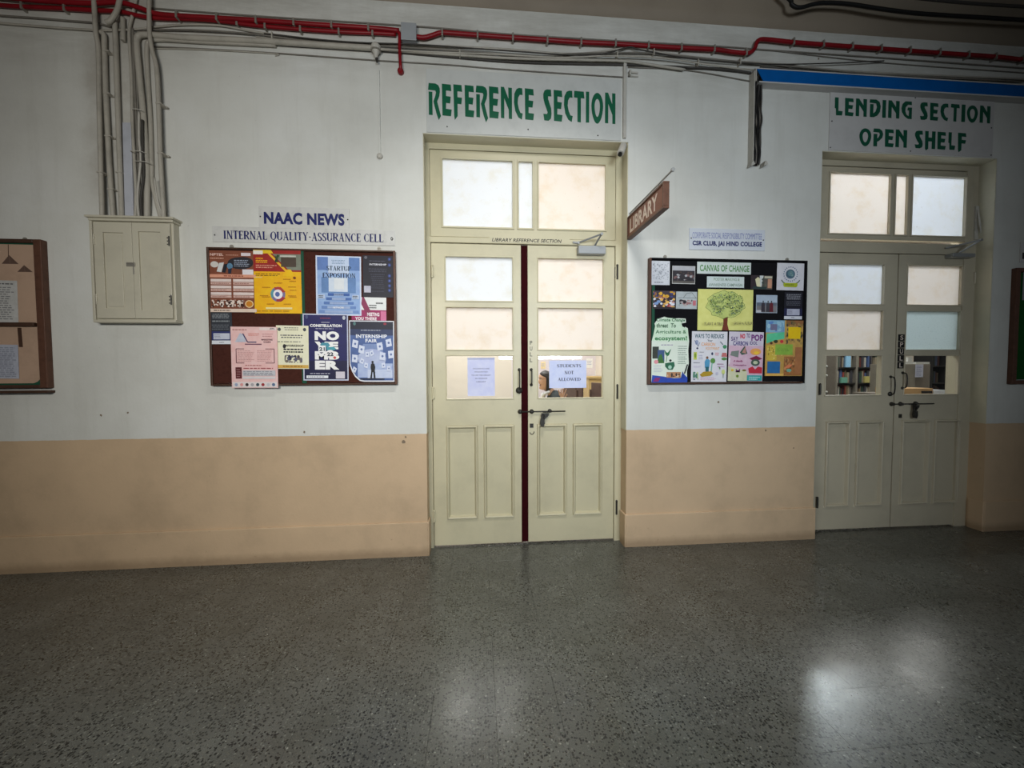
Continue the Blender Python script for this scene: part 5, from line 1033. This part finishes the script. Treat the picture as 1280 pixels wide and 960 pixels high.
# ------------------------------------------------------------------ hanging LIBRARY sign, standing out from the wall
sx = 1.056; yb, ye = -.012, -.56; zs0, zs1 = 2.175, 2.325
t = thing('hanging_sign', (sx, 0, zs0), 'brown LIBRARY sign standing out from the wall at the left door', 'sign')
b = MB(); b.box(sx - .012, sx + .012, ye + .01, yb - .01, zs0 + .01, zs1 - .01); b.build('board', M_signbrown, t)
for a in ((sx - .018, sx + .018, ye, yb, zs0, zs0 + .014), (sx - .018, sx + .018, ye, yb, zs1 - .012, zs1), (sx - .018, sx + .018, ye, ye + .014, zs0 + .014, zs1 - .012), (sx - .018, sx + .018, yb - .014, yb, zs0 + .014, zs1 - .012)):
    b = MB(); b.box(*a); b.build('frame_bar', M_wood2, t, bevel=.002)
vs, fs = text_geo('LIBRARY', .03); b = MB(); b.add([(sx - .0128, -.055 - u * .42, zs0 + .030 + v * .092) for u, v in vs], fs); b.build('lettering', M_letter, t)
b = MB(); b.cyl((sx + .006, 0, zs1 + .032), (sx + .006, ye - .06, zs1 + .032), .005, 8); b.lathe((sx + .006, ye - .06, zs1 + .032), [(.011, -.006), (.011, .006)], 'y', 10)
b.build('rod', M_closer, t)
for y in (-.10, -.44): b = MB(); b.tube([(sx + .006, y, zs1 + .036), (sx + .008, y - .006, zs1 + .018), (sx, y, zs1 - .002)], .0025, 6, 4); b.build('hanger', M_closer, t)

# ------------------------------------------------------------------ notices and marks on the doors
yp = YF + .018 - .002
p = Poster(rp(584.5, 447, 618.5, 495, YF + .016), YF + .016, 0, (196, 200, 232)); 
for i, (s_, w_) in enumerate((('STUDENTS ARE', .30), ('REQUESTED', .24), ('TO USE THE LIBRARY', .36), ('IN SILENCE', .22), ('LIBRARY', .18))): p.T(s_, .5 - w_, .27 + i * .085, .5 + w_, .305 + i * .085, (110, 112, 150), .02)
p.done('notice', 'lilac upright notice on the lower pane of the left door leaf', 'notice')
p = Poster(rp(686.5, 450.5, 733, 485, YF + .016), YF + .016, 0, (196, 204, 240))
p.T('STUDENTS', .21, .14, .86, .25, (58, 60, 90), serif=True).T('NOT', .41, .38, .66, .50, (58, 60, 90), serif=True).T('ALLOWED', .23, .63, .85, .74, (58, 60, 90), serif=True)
p.done('notice', 'lilac notice reading STUDENTS NOT ALLOWED on the left door', 'notice')
def door_text(s, x0, y0, x1, y1, m, leaf, bold=.01, dep=None, name='lettering', shear=0):
    dep = (YF - .001) if dep is None else dep; X0, X1, Z0, Z1 = rp(x0, y0, x1, y1, dep); vs, fs = text_geo(s, bold, shear); b = MB(); put2d(b, vs, fs, X0, X1, Z0, Z1, dep); return b.build(name, m, leaf)
for i, ch in enumerate('PULL'): door_text(ch, 662.4, 426 + i * 7.2, 665.4, 431 + i * 7.2, M_iron, R1, .01)
X0, X1, Z0, Z1 = rp(614, 296.6, 700, 304.0, DD)
b = MB(); zc = at(650, 300.5, DD)[1]; b.box(at(612, 300, DD)[0], at(712, 300, DD)[0], DD - .002, DD, zc - .019, zc + .019); strip = b.build('paper_strip', M_cream, fr1)
vs, fs = text_geo('LIBRARY REFERENCE SECTION', .02, .2); b = MB(); put2d(b, vs, fs, at(615, 300, DD)[0], at(702, 300, DD)[0], zc - .012, zc + .012, DD - .0028); b.build('lettering', M_iron, fr1)
# black PULL plates on door 2
lz = [(417.5, 428), (429, 440), (440.5, 446.5), (447, 453), (454, 460.5)]
tp = at(1126.5, 418, YF); bt = at(1125, 461, YF)
for i, ch in enumerate('SPULL'):
    za = tp[1] + (bt[1] - tp[1]) * i / 5; zb_ = tp[1] + (bt[1] - tp[1]) * (i + .94) / 5; xc = at(1125.8, 440, YF)[0]
    b = MB(); b.box(xc - .026, xc + .026, YF - .004, YF, zb_, za); b.build('letter_plate', M_black, R2, bevel=.001)
    vs, fs = text_geo(ch, .01); b = MB(); put2d(b, vs, fs, xc - .012, xc + .014, zb_ + .008, za - .008, YF - .0048); b.build('lettering', M_letter, R2)
# scars on the plaster
M_scar = mat('plaster_scar', (.22, .17, .12), .9)
for i, (px_, py_, r_, tl) in enumerate(((504.5, 552, .012, 'largest scar, in the peach paint left of the left door'), (380.5, 540, .007, 'plug just above the paint line under the brown board'), (507, 546, .006, 'small scar just above the largest one left of the left door'), (898, 502.5, .008, 'plug under the black board'), (126.5, 519, .006, 'left one of two marks under the wall cabinet'), (160, 516, .005, 'right one of two marks under the wall cabinet'), (957, 538, .006, 'plug at the paint line between the doors'), (1023, 73.5, .006, 'dark plug above the blue trunking'), (992, 560, .005, 'small mark in the peach paint by the right door'))):
    x, z = at(px_, py_); rn = random.Random(i); n_ = 9
    poly = [(x + r_ * rn.uniform(.6, 1.2) * math.cos(6.283 * k / n_), z + r_ * rn.uniform(.7, 1.4) * math.sin(6.283 * k / n_)) for k in range(n_)]
    b = MB(); b.prism(poly, -.0025, .0); b.build('wall_plug', M_scar, tag=('dark ' * (not tl.startswith('dark')) + tl, 'wall plug', 'plugs and scars in the plaster'))

# ------------------------------------------------------------------ library interior (left door)
M_dwood = painted('dark_chair_wood', (.10, .062, .05), .45, .3, 20, .1, 80)
M_oak = painted('yellow_wood', (.60, .44, .20), .45, .2, 14, .1, 80)
def chair(cx, cy, rz, lab):
    t = thing('dining_chair', (cx, cy, 0), lab, 'chair', 'dark chairs in the library'); t.rotation_euler.z = rz
    ORG[t.name] = Vector((0, 0, 0))
    for sx_ in (-1, 1):
        for sy in (-1, 1):
            b = MB(); h = .44 if sy < 0 else .98; b.box(sx_ * .19 - .018, sx_ * .19 + .018, sy * .19 - .018, sy * .19 + .018, 0, h); b.build('leg', M_dwood, t, bevel=.004)
    b = MB(); b.box(-.22, .22, -.22, .21, .44, .475); b.build('seat', M_dwood, t, bevel=.01)
    b = MB(); b.box(-.172, .172, .178, .20, .62, 1.08); b.build('backrest', M_dwood, t, bevel=.008)
    return t
def place(px, dep): return at(px, 490, dep)[0]
chair(place(698, 2.9), 2.9, -1.3, 'dark chair nearest the seated person in the library')
chair(place(706, 3.5), 3.5, -1.15, 'middle dark chair seen behind the STUDENTS NOT ALLOWED notice')
chair(place(733, 2.6), 2.6, -1.3, 'rightmost dark chair seen through the right leaf of the left door')
x0_ = place(736, 4.0)
t = thing('counter', (x0_ + .1, 4.2, 0), 'pale yellow wooden counter at the back of the library', 'counter')
b = MB(); b.box(x0_, 2.17, 4.0, 4.5, 0, 1.10); b.build('body', M_oak, t, bevel=.005); b = MB(); b.box(x0_ - .02, 2.17, 3.97, 4.52, 1.10, 1.14); b.build('top', M_oak, t, bevel=.004)
for i in range(3): b = MB(); b.box(x0_ + .02 + i * .06, x0_ + .07 + i * .06, 3.98, 4.0, .2, 1.05); b.build('panel', M_oak, t, bevel=.004)
for i, (a, c, d, e, lab) in enumerate(((733, 448, 741, 460, 'white paper pinned on the library wall right of the door notice'), (744, 463, 752, 470, 'small white paper lower right on the library wall'), (676, 452, 682, 461, 'cream paper on the library wall above the person'))):
    X0, X1, Z0, Z1 = rp(a, c, d, e, 4.59); p = Poster((X0, X1, Z0, Z1), 4.596, 0, (235, 235, 240) if i < 2 else (235, 215, 170)); p.W(.15, .2, .85, .7, 3, (150, 160, 200), .4).done('wall_paper_sheet', lab, 'paper')
# reading table
t = thing('reading_table', (place(660, 1.9), 1.9, 0), 'wooden library table in front of the seated person', 'table'); tx = place(645, 1.9)
b = MB(); b.box(tx - .5, tx + .35, 1.5, 2.3, .72, .75); b.build('tabletop', M_oak, t, bevel=.004)
for a in (-.45, .30):
    for c in (1.55, 2.22): b = MB(); b.box(tx + a, tx + a + .05, c, c + .05, 0, .72); b.build('leg', M_oak, t)
# ---- seated person
HX, HY = place(681.5, 2.2), 2.2; HZ = at(681.5, 476, 2.2)[1]
M_skin = mat('skin', (.60, .38, .28), .5); M_hair = painted('dark_grey_hair', (.035, .032, .034), .5, .5, 60); M_jacket = painted('charcoal_jacket', (.035, .045, .052), .8, .2, 30); M_trouser = mat('dark_trousers', (.03, .03, .04), .8); M_collar = mat('pale_scarf', (.62, .66, .72), .7); M_mouth = mat('mouth', (.09, .015, .012), .5); M_eye = mat('eye_white', (.7, .68, .65), .3)
pr_ = thing('person', (HX + .10, HY, 0), 'seated person in a dark jacket, seen in profile behind the pane, mouth open, hand raised', 'person')
def skin_obj(name, verts, edges, m, parent, root=0, sub=2):
    o0 = ORG[parent.name]; me = bpy.data.meshes.new(name)
    me.from_pydata([tuple(Vector(v[:3]) - o0) for v in verts], edges, [])
    o = bpy.data.objects.new(name, me); COL.objects.link(o); o.parent = parent; ORG[o.name] = o0; me.materials.append(m)
    sk = o.modifiers.new('skin', 'SKIN'); sk.use_smooth_shade = True
    bm = bmesh.new(); bm.from_mesh(me); ly = bm.verts.layers.skin.verify()
    for v, q in zip(bm.verts, verts): v[ly].radius = (q[3], q[4] if len(q) > 4 else q[3])
    bm.verts.ensure_lookup_table(); bm.verts[root][ly].use_root = True
    bm.to_mesh(me); bm.free(); s = o.modifiers.new('sub', 'SUBSURF'); s.levels = sub; s.render_levels = sub
    return o
bx_ = HX + .14     # shoulders sit behind the forward head (facing -X)
hxx = place(703, 1.93)
body = [(bx_ + .06, HY, .50, .11, .13), (bx_ + .08, HY, .66, .10, .12), (bx_ + .06, HY, .80, .10, .12), (bx_ + .02, HY, .91, .07, .09), (HX + .055, HY, 1.00, .052), (HX + .035, HY, HZ - .09, .050), (HX + .03, HY, HZ - .03, .050),
 (bx_ + .02, HY - .17, .90, .042), (bx_ + .06, HY - .25, .70, .040), (hxx + .01, HY - .27, .86, .032), (hxx, HY - .275, .915, .026),
 (bx_ + .0, HY + .17, .90, .042), (bx_ - .02, HY + .24, .70, .040), (bx_ - .24, HY + .20, .79, .032), (bx_ - .32, HY + .18, .80, .028),
 (bx_ - .30, HY - .10, .50, .075), (bx_ - .36, HY - .10, .25, .055), (bx_ - .36, HY - .10, .08, .042), (bx_ - .46, HY - .10, .045, .038),
 (bx_ - .30, HY + .10, .50, .075), (bx_ - .36, HY + .10, .25, .055), (bx_ - .36, HY + .10, .08, .042), (bx_ - .46, HY + .10, .045, .038)]
ed = [(0, 1), (1, 2), (2, 3), (3, 4), (4, 5), (5, 6), (3, 7), (7, 8), (8, 9), (9, 10), (3, 11), (11, 12), (12, 13), (13, 14), (0, 15), (15, 16), (16, 17), (17, 18), (0, 19), (19, 20), (20, 21), (21, 22)]
skin_obj('body', body, ed, M_skin, pr_)
def fat(i, g): v = body[i]; return (v[0], v[1], v[2], v[3] + g, (v[4] if len(v) > 4 else v[3]) + g)
jv = [fat(0, .045), fat(1, .045), fat(2, .05), fat(3, .055), (HX + .06, HY, .985, .072)] + [fat(k, .028) for k in (7, 8, 9, 11, 12, 13)]
skin_obj('jacket', jv, [(0, 1), (1, 2), (2, 3), (3, 4), (3, 5), (5, 6), (6, 7), (3, 8), (8, 9), (9, 10)], M_jacket, pr_)
tv = [fat(0, .03)] + [fat(k, .018) for k in (15, 16, 17, 19, 20, 21)]
skin_obj('trousers', tv, [(0, 1), (1, 2), (2, 3), (0, 4), (4, 5), (5, 6)], M_trouser, pr_)
skin_obj('scarf', [(HX + .05, HY - .07, 1.0, .020), (HX - .015, HY - .055, .965, .022), (HX - .035, HY, .945, .026), (HX - .015, HY + .055, .965, .022), (HX - .03, HY - .02, .86, .028)], [(0, 1), (1, 2), (2, 3), (2, 4)], M_collar, pr_, 2)
def interp(tab, z):
    if z <= tab[0][0]: return tab[0][1]
    for (a, p), (c, q) in zip(tab, tab[1:]):
        if z <= c: u = (z - a) / (c - a); return p + (q - p) * u
    return tab[-1][1]
def loft(b, z0, z1, nz, front, back, half, prof=None, n=32):
    vs = []; fs = []
    for k in range(nz + 1):
        z = z0 + (z1 - z0) * k / nz; f, bk, w = interp(front, z), interp(back, z), interp(half, z)
        for q in range(n):
            a = 2 * math.pi * q / n; c, sn = math.cos(a), math.sin(a); y = w * sn; x = -f * c if c > 0 else -bk * c
            if prof and c > 0:
                p, g = interp(prof, z) - f, (.013 if -.03 < z < .035 else .026)
                x -= p * math.exp(-(y / g) ** 2)
            vs.append((HX + x, HY + y, HZ + z))
    for k in range(nz):
        for q in range(n): a = k * n + q; c_ = k * n + (q + 1) % n; fs.append((a, c_, c_ + n, a + n))
    fs.append(tuple(range(n))[::-1]); fs.append(tuple(nz * n + q for q in range(n))); b.add(vs, fs)
b = MB()
loft(b, -.115, .118, 44, [(-.115, .025), (-.10, .052), (-.07, .062), (-.02, .072), (.02, .070), (.04, .077), (.07, .076), (.10, .052), (.118, .01)],
 [(-.115, -.01), (-.09, .01), (-.05, .055), (0, .088), (.05, .098), (.09, .075), (.118, .01)],
 [(-.115, .018), (-.10, .036), (-.07, .052), (-.03, .064), (0, .070), (.04, .074), (.08, .062), (.105, .035), (.118, .008)],
 [(-.115, .035), (-.10, .072), (-.085, .078), (-.074, .068), (-.064, .078), (-.058, .070), (-.050, .040), (-.042, .074), (-.034, .080), (-.026, .076), (-.020, .092), (-.010, .104), (.008, .090), (.020, .076), (.038, .083), (.07, .078), (.10, .054), (.118, .01)])
b.build('head', M_skin, pr_, smooth=True)
b = MB(); b.lathe((HX - .060, HY, HZ - .050), [(.002, -.010), (.017, -.006), (.019, .004), (.01, .012)], 'x', 12); b.build('mouth', M_mouth, pr_, smooth=True)
for sy in (-1, 1):
    b = MB(); b.lathe((HX - .0585, HY + sy * .032, HZ + .016), [(.001, -.009), (.008, -.006), (.011, 0), (.008, .006), (.002, .008)], 'x', 10); b.build('eye', M_eye, pr_, smooth=True)
    b = MB(); b.lathe((HX - .0675, HY + sy * .032, HZ + .016), [(.001, -.002), (.005, 0), (.001, .003)], 'x', 8); b.build('iris', M_black, pr_)
    b = MB(); b.tube([(HX - .072, HY + sy * .016, HZ + .034), (HX - .070, HY + sy * .034, HZ + .040), (HX - .056, HY + sy * .052, HZ + .034)], .0038, 6, 4); b.build('eyebrow', M_hair, pr_)
    b = MB(); b.lathe((HX + .012, HY + sy * .070, HZ + .0), [(.002, -.006), (.020, -.003), (.024, .004), (.014, .010), (.004, .011)], 'y', 14); b.build('ear', M_skin, pr_, smooth=True)
b = MB()
loft(b, -.13, .132, 30, [(-.13, -.035), (.02, -.022), (.045, .02), (.065, .070), (.10, .066), (.122, .035), (.132, .004)],
 [(-.13, .075), (-.10, .088), (-.05, .102), (0, .114), (.05, .116), (.10, .090), (.132, .01)],
 [(-.13, .050), (-.10, .066), (-.05, .078), (0, .080), (.05, .084), (.09, .072), (.115, .045), (.132, .006)])
b.build('hair', M_hair, pr_, smooth=True)
# raised hand, palm with five fingers
skin_obj('palm', [(hxx, HY - .275, .905, .024), (hxx - .002, HY - .278, .94, .028, .015), (hxx - .004, HY - .280, .972, .034, .013), (hxx - .006, HY - .281, .99, .033, .012)], [(0, 1), (1, 2), (2, 3)], M_skin, pr_)
for i, L in enumerate((.054, .066, .072, .062)):
    fx = hxx - .034 + i * .019; fy = HY - .280; lean = (i - 1.5) * .006
    skin_obj('finger', [(fx, fy, .958, .0095), (fx, fy, .978, .009), (fx + lean, fy - .004, .975 + L * .5, .0085), (fx + lean * 1.6, fy - .012, .975 + L * .8, .0075), (fx + lean * 2, fy - .022, .975 + L, .0065)], [(0, 1), (1, 2), (2, 3), (3, 4)], M_skin, pr_, 0, 1)
skin_obj('thumb', [(hxx + .022, HY - .278, .935, .011), (hxx + .042, HY - .285, .955, .0095), (hxx + .052, HY - .292, .98, .008)], [(0, 1), (1, 2)], M_skin, pr_, 0, 1)
t = thing('desk_chair', (bx_ + .06, HY, 0), 'plain chair under the seated person', 'chair')
b = MB(); b.box(bx_ - .18, bx_ + .24, HY - .21, HY + .21, .34, .37); b.build('seat', M_dwood, t, bevel=.006)
for a in (-.16, .20):
    for c in (-.19, .17): b = MB(); b.box(bx_ + a, bx_ + a + .03, HY + c, HY + c + .03, 0, .34); b.build('leg', M_dwood, t)
b = MB(); b.box(bx_ + .235, bx_ + .26, HY - .2, HY + .2, .34, .80); b.build('backrest', M_dwood, t, bevel=.006)

# ------------------------------------------------------------------ stack room interior (right door)
M_steel = painted('taupe_steel', (.22, .195, .165), .5, .12, 8, .05, 60); M_steel2 = painted('grey_steel', (.26, .24, .20), .5, .12, 8, .05, 60); M_card = painted('cardboard', (.52, .33, .16), .8, .15, 9, .1, 60)
DB = 4.35
xa, xb, xc = at(1046, 470, DB)[0], at(1071, 470, DB)[0], at(1104, 470, DB)[0]
zs_ = [at(1075, y, DB)[1] for y in (459, 478.5, 500)]
sp = zs_[0] - zs_[1]
levels = [zs_[0] + sp, zs_[0], zs_[1], zs_[1] - sp]
t = thing('bookcase', ((xa + xc) / 2, DB + .2, 0), 'grey steel bookcase of two bays seen through the right door', 'bookcase')
for x in (xa, xb, xc): b = MB(); b.box(x - .02, x + .02, DB, DB + .35, 0, 2.3); b.build('upright', M_steel2, t)
b = MB(); b.box(xa, xc, DB + .34, DB + .35, 0, 2.3); b.build('back_panel', M_steel, t)
for z in [levels[3] - sp] + levels[::-1] + [levels[0] + sp]:
    b = MB(); b.box(xa, xc, DB + .005, DB + .345, z - .022, z); b.build('shelf', M_iron, t)
bc = [(90, 45, 40), (60, 60, 65), (140, 130, 110), (70, 90, 130), (130, 60, 50), (170, 165, 155), (50, 70, 60), (110, 95, 70), (95, 90, 85), (40, 40, 50)]
cn = ['dark red', 'charcoal', 'beige', 'blue', 'brick red', 'pale', 'green', 'tan', 'grey', 'navy']
bm0 = MB(); bm0.box(0, 1, 0, 1, 0, 1); bk = bm0.build('b', M_obj, origin=(0, 0, 0)); bme = bk.data; bpy.data.objects.remove(bk)
bnames = ['upper shelf', 'second shelf', 'third shelf', 'bottom visible shelf']
for bi, (a, c) in enumerate(((xa + .03, xb - .03), (xb + .03, xc - .03))):
    for li, z in enumerate(levels):
        x = a; rn = random.Random(bi * 10 + li); order = list(range(10)); rn.shuffle(order); nb_ = 0
        while x < c - .03:
            w = rn.uniform(.022, .05); h = sp * rn.uniform(.62, .86); ci = order[nb_ % 10]; nb_ += 1
            if li == 1 and x > a + .12 and rn.random() < .4: x += .05; continue
            o = bpy.data.objects.new('book', bme); COL.objects.link(o); o.location = (x, DB + .03 + rn.uniform(0, .03), z + .0005); o.scale = (w - .002, .2, h); o.color = C(*bc[ci], 1.3)
            settag(o, f'{"second " if nb_ > 10 else ""}{cn[ci]} book in the {("left", "right")[bi]} bay of the bookcase, {bnames[li]}', 'book', 'books in the stack room bookcase'); x += w
def flatbox(name, r, dep, th, m, lab, catg, bottom=None):
    X0, X1, Z0, Z1 = r; b = MB(); b.box(X0, X1, dep, dep + th, bottom if bottom is not None else Z0, Z1); return b.build(name, m, bevel=.003, tag=(lab, catg))
for i, (a, c, d, e, cc, lab) in enumerate(((1058, 443, 1064, 457, (150, 200, 235), 'light blue binder on the upper shelf'), (1052, 462, 1060, 469, (110, 170, 150), 'green box file on the second shelf'), (1082, 462, 1088, 470, (190, 180, 110), 'yellowish carton on the second shelf'))):
    r = rp(a, c, d, e, DB - .02); b = MB(); zf = levels[0] if i == 99 else r[2]; zf = min(levels, key=lambda q: abs(q - r[2])); b.box(r[0], r[1], DB - .015, DB + .02, zf, zf + r[3] - r[2])
    o = b.build('box_file', M_obj, bevel=.002, tag=(lab, 'box file')); o.color = C(*cc)
# brown cupboard side at left with hooks
X0, X1 = at(1024, 470, 3.2)[0], at(1044, 470, 3.2)[0]
t = thing('cupboard', ((X0 + X1) / 2, 3.3, 0), 'brown steel cupboard at the left of the stack room with white knobs', 'cupboard')
b = MB(); b.box(X0, X1, 3.2, 3.6, 0, 2.0); b.build('body', M_steel, t, bevel=.004)
for py_ in (458, 469.5, 490): x, z = at(1033, py_, 3.19); b = MB(); b.lathe((x, 3.2, z), [(.016, 0), (.020, -.014), (.012, -.024), (.002, -.026)], 'y', 12); b.build('knob', M_sign, t, smooth=True)
# right-hand cupboards
X0, X1, _, Z1 = rp(1118, 455, 1144, 500, 3.0)
t = thing('cupboard', ((X0 + X1) / 2, 3.2, 0), 'grey-brown steel cupboard behind the right leaf, left one', 'cupboard'); b = MB(); b.box(X0, X1, 3.0, 3.4, 0, Z1); b.build('body', M_steel2, t, bevel=.004)
X2, X3, _, Z2 = rp(1144, 455, 1164, 500, 3.0); b = MB(); b.box(X2 + .005, X3, 3.02, 3.4, 0, Z2); t2 = thing('cupboard', ((X2 + X3) / 2, 3.2, 0), 'darker brown cupboard with a white notice, beside the grey-brown one', 'cupboard'); b.build('body', M_steel, t2, bevel=.004)
for r, lab in ((rp(1144.5, 455.5, 1154.5, 471.5, 2.99), 'white notice taped on the brown cupboard'),): p = Poster(r, 2.995, 0, (190, 195, 215)); p.W(.15, .1, .85, .9, 8, (120, 125, 160), .4).done('notice', lab, 'notice')
for a, c, d, e, lab in ((1130, 452, 1142, 455, 'pale papers lying on the grey-brown cupboard'), (1136, 446.5, 1141, 452, 'small white card standing on the papers'), (1146, 452.5, 1163, 455, 'flat pile of papers on the brown cupboard')):
    r = rp(a, c, d, e, 3.02); b = MB(); zf = Z1 + (.0 if e > 453 else r[2] - at(1136, 455, 3.02)[1]); b.box(r[0], r[1], 3.03, 3.03 + (.2 if e > 453 else .03), zf, zf + r[3] - r[2]); b.build('paper_pile', M_sign, tag=(lab, 'papers'))
X0, X1, _, Z1b = rp(1164.5, 440, 1183, 500, 3.6)
t = thing('bookcase', ((X0 + X1) / 2, 3.8, 0), 'black bookcase in shade beside the pale pillar', 'bookcase')
b = MB(); frame_boxes(b, X0, X1, 0, Z1b + .5, [(X0 + .02, X1 - .02, .1 + i * .30, .38 + i * .30) for i in range(6)], 3.6, 3.9); b.box(X0, X1, 3.88, 3.9, 0, Z1b + .5); b.build('body', M_black, t)
for i in range(6):
    x = X0 + .03; rn = random.Random(i + 90); nb = 0
    while x < X1 - .07 and nb < 5:
        w = rn.uniform(.02, .045); o = bpy.data.objects.new('book', bme); COL.objects.link(o); o.location = (x, 3.65, .1 + i * .30); o.scale = (w, .18, rn.uniform(.17, .25)); ci = (i * 3 + nb * 7) % 10; o.color = C(*[int(v * .6) for v in bc[ci]], 1.0)
        settag(o, f'{cn[ci]} dark book on shelf {("one", "two", "three", "four", "five", "six")[i]} from the bottom, black bookcase', 'book', 'books in the black bookcase'); x += w + .002; nb += 1
X0 = at(1184, 470, 4.5)[0]; b = MB(); b.box(X0, X0 + .6, 4.5, 5.1, 0, 3.9); struct(b.build('trim_2', M_room1), 'pale pillar inside the stack room')
# desk with carton and papers
zt_ = at(1150, 493, 1.6)[1]
X0, X1 = at(1120, 490, 1.6)[0], at(1200, 490, 1.6)[0]
t = thing('desk', ((X0 + X1) / 2, 1.8, 0), 'office desk just inside the right door', 'desk')
b = MB(); b.box(X0, X1, 1.55, 2.15, zt_ - .04, zt_); b.build('top', M_steel, t, bevel=.003)
for a in (X0 + .02, X1 - .06):
    for c in (1.58, 2.08): b = MB(); b.box(a, a + .04, c, c + .04, 0, zt_ - .04); b.build('leg', M_steel2, t)
r = rp(1128, 485.5, 1166, 493, 1.62); b = MB(); b.box(r[0], r[1], 1.62, 1.95, zt_, r[3])
t = thing('carton', ((r[0] + r[1]) / 2, 1.7, zt_), 'orange-brown cardboard carton on the desk behind the right leaf', 'box'); b.build('body', M_card, t, bevel=.002)
b = MB(); b.box(r[0] + (r[1] - r[0]) * .62, r[1] - .01, 1.617, 1.62, zt_ + .01, zt_ + .04); b.build('printed_band', M_black, t)
r = rp(1168, 487.5, 1182, 493, 1.62); b = MB(); b.box(r[0], r[1], 1.62, 1.9, zt_, r[3]); b.build('paper_pile', M_plate, tag=('lilac-white papers on the desk beside the carton', 'papers'))
bpy.context.view_layer.update()
